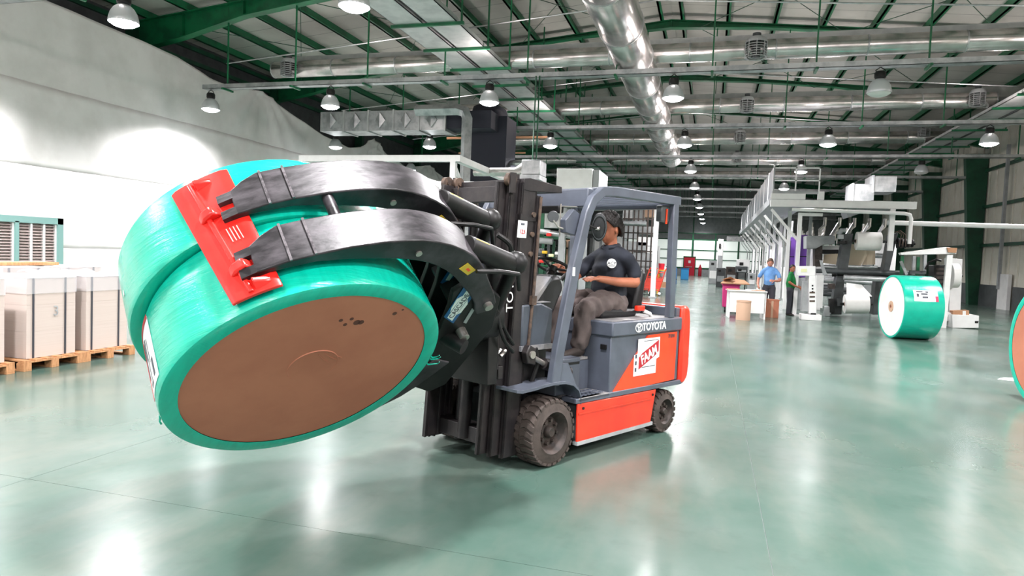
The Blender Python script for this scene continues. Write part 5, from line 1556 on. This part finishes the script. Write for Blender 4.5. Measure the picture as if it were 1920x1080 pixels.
# big silver ducting above the press, right
t = thing('silver_duct_box', 'silver ducting hood above the press, below the lamps at right', 'duct', at(1640, 360, 26))
o = t.location.copy()
for (u0, v0, u1, v1) in ((1600, 345, 1637, 392), (1638, 330, 1680, 360)):
    a, b_ = at(u0, v0, 26), at(u1, v1, 26)
    MB().box(a.x - o.x, b_.x - o.x, 0, 1.2, b_.z - o.z, a.z - o.z).build('duct_section', 'galv', t, bevel=.01)
    MB().box(a.x - o.x - .03, a.x - o.x + .03, -.03, 1.23, b_.z - o.z - .03, a.z - o.z + .03).build('flange', 'grey_mid', t)
MB().prism([at(1585, 392, 26) - o, at(1637, 375, 26) - o, at(1637, 392, 26) - o, at(1590, 408, 26) - o], (0, 1, 0)).build('duct_section', 'galv', t)

# delivery end at right: white frame, motor cabinet, roll
df = thing('delivery_frame', 'light grey leg frame with dark motor cabinet beside the floor reel', 'machine', (6.0, 22.4, 0))
o = Vector((6.0, 22.4, 0))
quad(22.4, [(1688, 474), (1775, 463), (1795, 466), (1793, 476), (1690, 478)], 'white', 'top_beam', .25, df, org=o, bevel=.006)
quad(22.35, [(1776, 464), (1795, 465), (1793, 474), (1778, 473)], 'cardboard', 'beam_end', .2, df, org=o)
quad(22.4, [(1776, 478), (1787, 478), (1774, 618), (1763, 617)], 'white', 'leg', .12, df, org=o, bevel=.004)
quad(23.6, [(1778, 484), (1805, 486), (1801, 585), (1780, 585)], 'white', 'side_cabinet', .4, df, org=o, bevel=.01)
quad(23.2, [(1752, 497), (1774, 497), (1772, 560), (1752, 560)], 'black', 'motor_cabinet', .6, df, org=o, bevel=.02)
for k in range(5):
    quad(23.18, [(1756, 502 + k * 8), (1770, 502 + k * 8), (1770, 507 + k * 8), (1756, 507 + k * 8)], 'rim', 'vent_slot', .02, df, org=o)
quad(22.9, [(1748, 575), (1788, 588), (1782, 602), (1748, 602)], 'white', 'ramp', .3, df, org=o)
MB().tube([at(1735, 505, 23) - o, at(1742, 492, 23) - o, at(1755, 487, 23) - o, at(1765, 489, 23) - o], .03, 8).build('black_hose', 'black', df)
MB().tube([at(1755, 560, 22.9) - o, at(1763, 552, 22.9) - o, at(1767, 530, 22.9) - o], .012, 6).build('black_hose', 'black', df)
for k, (u, v) in enumerate(((1692, 480), (1714, 480), (1722, 482), (1735, 478))):
    MB().bar(at(u, v, 23.6) - o, at(u - 2, v + 35, 23.6) - o, .08, .08, up=(0, 1, 0)).build('upright', 'galv' if k % 2 else 'green_steel', df)
MB().bar(at(1689, 490, 23) - o, at(1700, 515, 23) - o, .07, .07, up=(0, 1, 0)).build('link', 'grey_mid', df)
MB().bar(at(1705, 510, 23.2) - o, at(1735, 511, 23.2) - o, .12, .1).build('cross_bar', 'grey_dk', df)
t = roll(1782, 517, 1796, 517, 23.1, .36, 'white paper roll behind the leg of the delivery frame')
t = thing('waste_box', 'low white box with cardboard inside on the floor right of the delivery frame', 'box', (6.95, 22.6, 0))
o = t.location.copy()
quad(22.6, [(1785, 590), (1836, 592), (1835, 615), (1786, 615)], 'white', 'box_body', .7, t, org=o, bevel=.01)
quad(22.75, [(1787, 583), (1817, 582), (1817, 592), (1787, 592)], 'cardboard', 'cardboard_sheet', .3, t, org=o)
quad(22.59, [(1828, 602), (1835, 602), (1834, 606), (1828, 606)], 'black', 'handle_hole', .01, t, org=o)
quad(22.74, [(1805, 583), (1811, 583), (1811, 591), (1805, 591)], 'label_white', 'label', .01, t, org=o)
# long white pipe running to the right wall
b = MB().tube([V(5.2, 23.9, 3.08), V(12.85, 23.9, 3.02)], .075, 14).build('long_white_pipe', 'white')
tag(b, 'long straight white pipe running from the press to the right wall', 'pipe')

# ================================================================== WORK TABLE, BINS
tb = thing('work_table', 'white cabinet-style work table with papers on top in front of the blue-shirted man', 'table', (.97, 21.3, 0), R(6))
MB().box(-.42, .60, -.02, .02, .17, .80).box(-.42, -.39, -.02, .6, 0.0, .80).box(.57, .62, -.02, .04, 0, .80).box(.57, .6, 0, .6, 0, .80).build('cabinet', 'white', tb)
MB().box(-.46, .64, -.06, .66, .80, .825).build('table_top', 'white', tb, bevel=.004)
MB().box(-.2, .0, -.026, -.02, .48, .68).build('notice_sheet', 'label_white', tb)
for k, (x, y, m_, l) in enumerate(((.25, .25, 'label_white', 'white sheets spread on the work table'), (-.28, .3, 'cardboard', 'opened cardboard lying on the left end of the work table'), (.42, .2, 'core', 'folded brown paper at the right end of the work table'))):
    P_ = Matrix.Translation((.97, 21.3, 0)) @ Matrix.Rotation(R(6), 4, 'Z') @ V(x, y, .827)
    b = MB().prism([(-.2, -.12, 0), (.18, -.14, 0), (.2, .14, .01), (-.18, .13, .015)], (0, 0, .012)).prism([(-.12, -.08, .015), (.1, -.1, .02), (.12, .08, .03), (-.1, .09, .022)], (0, 0, .006)).build('paper_sheets', m_)
    b.location = P_; tag(b, l, 'papers')
def drum(u, v, Y, r_, h_, m_, lab, sq=False):
    c = at(u, v, Y); 
    t = thing('cardboard_drum' if not sq else 'cardboard_box', lab, 'drum' if not sq else 'box', (c.x, Y, 0))
    if sq:
        MB().box(-r_, r_, 0, 2 * r_, 0, h_).build('carton', m_, t, bevel=.006)
        MB().box(-.03, .03, -.004, 0, 0, h_).build('tape', 'core', t)
        MB().box(-r_ - .01, r_ + .01, -.01, .06, h_ - .04, h_ + .005).build('flap', m_, t)
    else:
        MB().lathe([(0, 0), (r_, 0), (r_, h_ - .02), (r_ - .01, h_), (r_ - .02, h_), (r_ - .02, .03), (0, .03)], seg=36).build('drum_wall', m_, t)
        MB().lathe([(r_, h_ - .05), (r_ + .006, h_ - .05), (r_ + .006, h_ - .005), (r_, h_ - .005)], seg=36).build('rim_band', 'core', t)
drum(1393, 597, 20.75, .20, .56, 'core', 'pale brown cardboard drum in front of the white work table')
drum(1447, 592, 22.2, .19, .56, 'kraft', 'brown cardboard box between the work table and the green-shirted man', True)
t = thing('pink_bin', 'pink plastic wheeled bin with cardboard on top, left of the work table', 'bin', (.62, 23.5, 0))
MB().prism([(-.22, 0, .16), (.26, 0, .16), (.30, 0, .90), (-.24, 0, .90)], (0, .6, 0)).build('bin_body', 'pink', t, bevel=.03)
MB().box(-.26, .32, -.02, .62, .88, .93).build('rim', 'pink', t, bevel=.01)
for x in (-.15, .2):
    MB().cyl((x, .03, .07), (x + .04, .03, .07), .07, seg=14).build('castor', 'black', t)
    MB().cyl((x, .5, .07), (x + .04, .5, .07), .07, seg=14).build('castor', 'black', t)
b = MB().prism([(-.35, -.1, 0), (.55, -.15, .0), (.42, .5, .10), (-.1, .55, .16)], (0, 0, .03)).prism([(-.3, 0, .12), (-.05, 0, .22), (.1, .3, .14), (-.2, .35, .1)], (0, 0, .02)).build('cardboard_sheets', 'cardboard')
b.location = (.66, 23.5, .935); tag(b, 'torn cardboard sheets piled on the pink bin', 'cardboard')

# mid distance machines by the aisle, beyond the table
for k, (u0, v0, u1, v1, Y, m_, l) in enumerate(((1330, 488, 1347, 524, 52, 'grey_mid', 'grey machine housing far along the aisle'), (1344, 502, 1359, 530, 46, 'grey_dk', 'dark cabinet standing by the aisle beyond the table'),
                                              (1347, 448, 1354, 505, 48, 'white', 'tall white pillar-like housing by the aisle'), (1382, 486, 1405, 512, 44, 'white', 'white machine cover beyond the table'),
                                              (1380, 499, 1401, 512, 42, 'grey_dk', 'grey desk-height machine beyond the table'), (1362, 500, 1380, 528, 44, 'rim', 'brown-grey machine part beyond the pink bin'), (1404, 512, 1416, 535, 34, 'grey_mid', 'slanted grey chute beside the blue-shirted man'))):
    a, b_ = at(u0, v0, Y), at(u1, v1, Y)
    t = thing('machine_housing', l, 'machine', (a.x, Y, 0))
    w_ = b_.x - a.x
    MB().box(0, w_, 0, 1.0, max(0, b_.z) if k in (3, 4) else 0, a.z).build('housing', m_, t, bevel=.02)
    MB().box(w_ * .1, w_ * .9, -.02, 0, max(.1, b_.z) + .05, max(.1, b_.z) + (a.z - max(.1, b_.z)) * .45).build('door_panel', 'grey_mid' if m_ != 'grey_mid' else 'white', t)
    MB().box(w_ * .2, w_ * .5, -.03, 0, a.z * .8, a.z * .9).build('display', 'black', t)
    if k in (3, 4):
        MB().box(.05, .12, .05, .12, 0, b_.z).box(w_ - .12, w_ - .05, .05, .12, 0, b_.z).build('legs_frame', 'black', t)
# long steel gantry over aisle end
a, b_ = at(1363, 446, 46), at(1393, 446, 46)
b = MB().box(a.x, b_.x, 46, 46.4, a.z - .2, a.z + .1).build('overhead_conveyor', 'galv')
tag(b, 'short overhead conveyor beam above the far machines', 'beam')
# far fire extinguisher, blue box by the door
b = MB().lathe([(0, 0), (.18, 0), (.18, .9), (.08, 1.1), (.05, 1.25), (0, 1.25)], seg=16).build('fire_extinguisher', 'door_red')
c = at(1312, 516, 76); b.location = (c.x, 76, 0); tag(b, 'red fire extinguisher standing right of the red door', 'extinguisher')
a, b_ = at(1277, 502, 60), at(1284, 520, 60)
t = thing('blue_crate', 'small blue crate left of the red door', 'crate', (a.x, 60, 0))
MB().box(0, b_.x - a.x + .3, 0, .6, 0, a.z).build('crate_body', mat('blue_plastic', '#2f8fc9', .5), t, bevel=.03)
MB().box(-.02, b_.x - a.x + .32, -.03, .63, a.z - .12, a.z).build('crate_rim', 'label_blue', t)

# ================================================================== LEFT / CENTRE BACKGROUND
def org_bar(name, m, p0, p1, w_, h_, par, o, **k):
    return MB().bar(Vector(p0) - o, Vector(p1) - o, w_, h_, **k).build(name, m, par)
o = Vector((-7.9, 15, 0))
g = thing('steel_gantry', 'white steel gantry frame rising above the curved clamp arms', 'gantry', o)
org_bar('cross_beam', 'white', (-10.0, 15, 3.80), (-5.72, 15, 3.80), .14, .15, g, o)
org_bar('cross_beam', 'white', (-10.0, 19.3, 3.62), (-5.9, 19.3, 3.62), .12, .22, g, o)
org_bar('side_beam', 'white', (-5.82, 15, 3.80), (-5.88, 19.4, 3.80), .16, .15, g, o)
org_bar('side_beam', 'white', (-8.15, 15, 3.72), (-8.05, 19.4, 3.62), .14, .16, g, o)
for (x, y) in ((-5.9, 15), (-5.9, 19.4), (-9.95, 15), (-9.95, 19.4)):
    org_bar('post', 'white', (x, y, 0), (x, y, 3.75), .13, .13, g, o)
org_bar('knee_brace', 'white', (-5.88, 15.1, 3.3), (-5.88, 15.9, 3.0), .06, .06, g, o)
org_bar('knee_brace', 'white', (-5.88, 15.05, 3.62), (-5.88, 16.0, 2.9), .06, .06, g, o)
c = at(707, 311, 15.2) - o
MB().cyl(c + Vector((-.12, 0, 0)), c + Vector((.14, 0, -.02)), .075, seg=16).box(c.x + .0, c.x + .12, c.y - .08, c.y + .08, c.z + .05, c.z + .12).build('blue_motor', mat('motor_blue', '#4f7a97', .5), g)
for k in range(2):
    c = at(798 + 14 * k, 345, 16) - o
    MB().tube([c, c + V(0, 0, -.4), c + V(.2, 0, -.45)], .03, 6).build('white_pipe', 'white', g)

# silver transition duct and round duct feeding it
o = at(994, 330, 17)
t = thing('silver_duct_box', 'small silver duct box with tapered inlet above the mast', 'duct', o)
a, b_ = at(978, 299, 17) - o, at(1012, 328, 17) - o
MB().box(a.x, b_.x, 0, .7, b_.z, a.z).build('box_body', 'galv', t, bevel=.03)
MB().box(a.x - .06, b_.x, -.05, .75, b_.z - .12, b_.z).build('base_flange', 'galv', t)
cz = (a.z + b_.z) / 2 - .06
MB().tube([(a.x, .35, cz), (a.x - .25, .35, cz - .02), (a.x - 1.4, .35, cz - .03)], [.26, .12, .11], 14).build('inlet_duct', 'duct', t)
MB().cyl((b_.x - .2, .35, a.z), (b_.x - .2, .35, a.z + 2.2), .02, seg=6).cyl((a.x + .2, .35, a.z), (a.x + .2, .35, a.z + 2.2), .02, seg=6).build('hanger', 'green_dark', t)

# bright white board and grey cabinet side
o = at(1043, 345, 17); 
t = thing('white_hood', 'bright white machine hood standing out above the overhead guard', 'machine', (o.x, 17, 0))
w_ = at(1110, 345, 17).x - o.x; z1, z0 = at(1043, 316, 17).z, 2.2
MB().box(0, w_, 0, 1.5, z0 + .9, z1).build('hood_panel', 'white', t, bevel=.01)
MB().box(w_ + .01, w_ + .16, .05, 1.5, z0 + .9, z1 - .02).build('hood_side', 'grey_mid', t)
MB().box(.1, .25, .1, .25, 0, z0 + .9).box(w_ - .25, w_ - .1, .1, .25, 0, z0 + .9).build('legs_frame', 'grey_mid', t)

# machine seen between mast and guard pillar: white panels, pipes, green frames, rollers
o = Vector((-4.4, 17.5, 0))
t = thing('coating_machine', 'green framed machine with white panels, pipes and rollers between mast and driver', 'machine', o)
def q2(Y, u0, v0, u1, v1, m, name, th=.2, par=None, oo=None, **k):
    a, b_ = at(u0, v0, Y) - (oo or o), at(u1, v1, Y) - (oo or o)
    return MB().box(a.x, b_.x, a.y, a.y + th, min(a.z, b_.z), max(a.z, b_.z)).build(name, m, par or t, **k)
q2(18, 1014, 397, 1056, 428, 'white', 'panel', bevel=.01)
q2(18, 1058, 392, 1078, 428, 'white', 'panel', bevel=.01)
q2(17.8, 1000, 390, 1072, 395, 'grey_mid', 'shelf_beam')
q2(17.6, 1013, 384, 1018, 445, 'green_steel', 'upright', .1)
q2(18.2, 1052, 395, 1055, 520, 'grey_mid', 'upright', .1)
q2(18.2, 1062, 430, 1070, 520, 'core', 'upright', .15)
q2(18.2, 1000, 442, 1080, 450, 'green_steel', 'cross_frame')
q2(18.2, 1000, 462, 1075, 467, 'green_dark', 'cross_frame')
q2(18.0, 1000, 496, 1075, 502, 'green_steel', 'cross_frame')
for (u0, v0, u1, v1, r_, m_) in ((1005, 433, 1032, 436, .07, 'galv'), (1030, 437, 1078, 444, .075, 'galv'), (1008, 451, 1036, 453, .085, 'grey_mid'), (1000, 474, 1020, 475, .12, 'grey_dk'), (1004, 489, 1036, 488, .05, 'rust')):
    MB().cyl(at(u0, v0, 17.4) - o, at(u1, v1, 17.4) - o, r_, seg=14).build('pipe', m_, t)
for k in range(7):
    q2(18.1, 1006 + k * 10, 452, 1008 + k * 10, 520, 'green_dark' if k % 2 else 'grey_dk', 'slender_post', .08)
for k, (u, v, m_) in enumerate(((1024, 437, 'pad_red'), (1010, 487, 'pad_red'), (1028, 476, 'yellow_green'), (1016, 470, 'yellow'), (1040, 472, 'white'), (1004, 372, 'rust'), (1030, 376, 'grey_mid'), (1044, 380, 'grey_dk'), (1058, 378, 'rim'))):
    q2(17.2, u, v, u + 9, v + 6, m_, 'machine_fitting', .12, bevel=.015)
q2(18.4, 1026, 484, 1078, 498, 'cream', 'lower_panel')
q2(18.4, 1036, 470, 1060, 484, 'white', 'lower_panel')
q2(18.6, 1000, 500, 1080, 540, 'green_dark', 'base_frame', .3)

# stacked grey machinery behind the driver, with brown uprights in front
o = at(1180, 540, 34); o.z = 0
t = thing('grey_machine_bank', 'tall bank of grey boxes and pipes with brown uprights behind the driver', 'machine', o)
for k, (u0, v0, u1, v1, m_) in enumerate(((1168, 388, 1186, 412, 'galv'), (1187, 388, 1208, 420, 'grey_mid'), (1209, 386, 1226, 408, 'core'), (1166, 420, 1196, 448, 'grey_mid'), (1198, 424, 1226, 440, 'galv'), (1170, 452, 1212, 470, 'grey_mid'),
                                         (1196, 444, 1224, 462, 'white'), (1186, 474, 1226, 500, 'grey_mid'), (1186, 502, 1226, 538, 'grey_mid'), (1170, 470, 1184, 510, 'galv'), (1212, 462, 1228, 476, 'white'))):
    q2(36, u0, v0, u1, v1, m_, 'machine_box', .8, bevel=.03)
for k, u in enumerate((1172, 1180, 1190, 1198, 1207, 1216, 1224)):
    a, b_ = at(u, 392, 34) - o, at(u, 515, 34) - o
    MB().bar(a, (a.x, b_.y, 0), .07, .07, up=(0, 1, 0)).build('upright', 'rim', t)
for v in (410, 436, 470, 488):
    a, b_ = at(1168, v, 34) - o, at(1228, v + 2, 34) - o
    MB().bar(a, (b_.x, a.y, a.z), .06, .06).build('rail', 'rim', t)
MB().cyl(at(1166, 418, 33.6) - o, at(1212, 420, 33.6) - o, .12, seg=12).build('pipe', 'galv', t)
for k in range(2):
    q2(35, 1188 + k * 22, 505, 1204 + k * 22, 536, 'rust', 'brown_panel', .1)
a = at(1232, 385, 29.5); 
t = thing('white_column', 'slim white column behind the driver, left of the yellow stand', 'column', (a.x, 29.5, 0))
MB().box(-.10, .10, 0, .2, 0, a.z + .2).build('column_shaft', 'white', t)
MB().box(-.16, .16, -.05, .25, 0, .05).build('base_plate', 'grey_mid', t)

# two red hand trucks leaning side by side
for k, (u, v, l) in enumerate(((1206, 551, 'red hand truck leaning left of its twin behind the driver'), (1224, 549, 'red hand truck nearer the yellow stand behind the driver'))):
    c = at(u, v, 31.2); 
    t = thing('hand_truck', l, 'hand truck', (c.x - .05, 31.2, 0), 0, 'red hand trucks')
    for x in (0, .28):
        MB().tube([(x, .05, .12), (x + .12, .1, .6), (x + .26, .16, 1.15), (x + .32, .2, 1.25)], .028, 8).build('side_rail', 'truck_red', t)
    for q in range(5):
        z = .25 + q * .2
        MB().cyl((.04 + q * .05, .07 + q * .02, z), (.32 + q * .05, .07 + q * .02, z), .02, seg=8).build('rung', 'truck_red', t)
    MB().prism([(.06, .06, .3), (.34, .06, .3), (.46, .12, .8), (.18, .12, .8)], (0, .01, 0)).build('back_plate', 'truck_red', t)
    MB().box(-.05, .33, -.12, .06, .05, .07).build('toe_plate', 'black', t)
    for x in (-.05, .33):
        w_ = MB().cyl((x - .03, .08, .11), (x + .03, .08, .11), .11, seg=20).build('wheel', 'black', t)
        MB().cyl((x - .035, .08, .11), (x + .035, .08, .11), .065, seg=16).cyl((x, .045, .11), (x, -.03 + .0, .11), .07, .07, seg=16).build('hub', 'label_white', w_)

# yellow stand with shelf, red bucket, cartons
c = at(1232, 552, 33); c.z = 0
t = thing('yellow_stand', 'yellow framed trolley with shelf between the white column and rear guard pillar', 'trolley', c)
w_ = at(1259, 552, 33).x - c.x
for x in (0, w_):
    for y in (0, .7):
        MB().box(x - .025, x + .025, y, y + .05, 0, 1.12).build('leg', 'yellow', t)
MB().box(0, w_, 0, .75, 1.10, 1.15).build('top_frame', 'yellow', t)
MB().box(0, w_, 0, .7, .28, .31).build('shelf', 'grey_mid', t)
b = MB().box(.02, w_ - .06, .05, .5, 0, .26).build('carton', 'cardboard'); b.location = (c.x, c.y, .315); tag(b, 'brown carton on the lower shelf of the yellow trolley', 'box')
b = MB().lathe([(0, 0), (.12, 0), (.15, .3), (.14, .3), (.11, .02), (0, .02)], seg=20).build('bucket', 'door_red'); b.location = (c.x + .12, c.y + .3, 1.152); tag(b, 'red bucket standing on top of the yellow trolley', 'bucket')
b = MB().lathe([(0, 0), (.14, 0), (.15, .22), (.14, .22), (.12, .02), (0, .02)], seg=20).build('tub', 'label_white'); b.location = (c.x + w_ - .3, c.y + .25, .58); tag(b, 'white tub on the brown carton in the yellow trolley', 'tub')
b = MB().cyl((0, 0, 0), (0, 0, .22), .09, seg=16).cyl((0, 0, .22), (0, 0, .27), .03, seg=10).build('canister', 'label_blue'); b.location = (c.x + w_ - .2, c.y + .3, 1.152); tag(b, 'small blue canister on top of the yellow trolley', 'canister')

# brownish pipes crossing above the machines, left of centre
for k, (u0, v0, u1, v1, Y, r_, m_, l) in enumerate(((838, 259, 1035, 261, 26, .05, 'cardboard', 'rust-coloured pipe crossing in front of the dark stack'), (860, 287, 985, 290, 28, .035, 'cardboard', 'thin rust-coloured pipe below the thicker one by the dark stack'),
                                                  (900, 306, 990, 308, 24, .12, 'duct', 'round silver duct low behind the mast top'))):
    b = MB().tube([at(u0, v0, Y), V(at(u1, v1, Y).x, Y, at(u0, v0, Y).z)], r_, 8).build('pipe', m_)
    tag(b, l, 'pipe')
# far mezzanine clutter: dark racks under the roof at left end
for k, (x, y, w_, h_, l) in enumerate(((-11, 58, 3.0, 3.6, 'dark grey machine block far back, left of the aisle'), (-7.2, 62, 2.6, 2.8, 'white machine block far back, left of the aisle'), (-8.5, 50, 2.2, 4.4, 'tall grey rack frame far back behind the machines'))):
    t = thing('far_machine', l, 'machine', (x, y, 0))
    MB().box(0, w_, 0, 2, 0, h_).build('housing', ('grey_dk', 'white', 'grey_mid')[k], t, bevel=.03)
    for q in range(4):
        MB().box(.15 + q * w_ / 4, w_ / 4 - .05 + q * w_ / 4, -.03, 0, .3, h_ - .4).build('panel', ('grey_mid', 'grey_mid', 'white')[k], t)
# fibre drums along the left aisle edge, distant vertical poles through the hall
for k, (u, Y) in enumerate(((1252, 44), (1262, 48), (1243, 40))):
    c = at(u, 540, Y)
    t = thing('gas_cylinder', 'pale upright %s beside the far aisle' % ['cylinder left of the blue crate', 'cylinder nearest the blue crate', 'cylinder behind the rear guard pillar'][k], 'cylinder', (c.x, Y, 0))
    MB().lathe([(0, 0), (.22, 0), (.22, 1.0), (.14, 1.2), (.05, 1.28), (.05, 1.38), (0, 1.38)], seg=18).build('vessel', ('galv', 'label_blue', 'grey_mid')[k], t)
    MB().lathe([(.225, .3), (.225, .36), (.22, .36), (.22, .3)], seg=18).build('band', 'black', t)
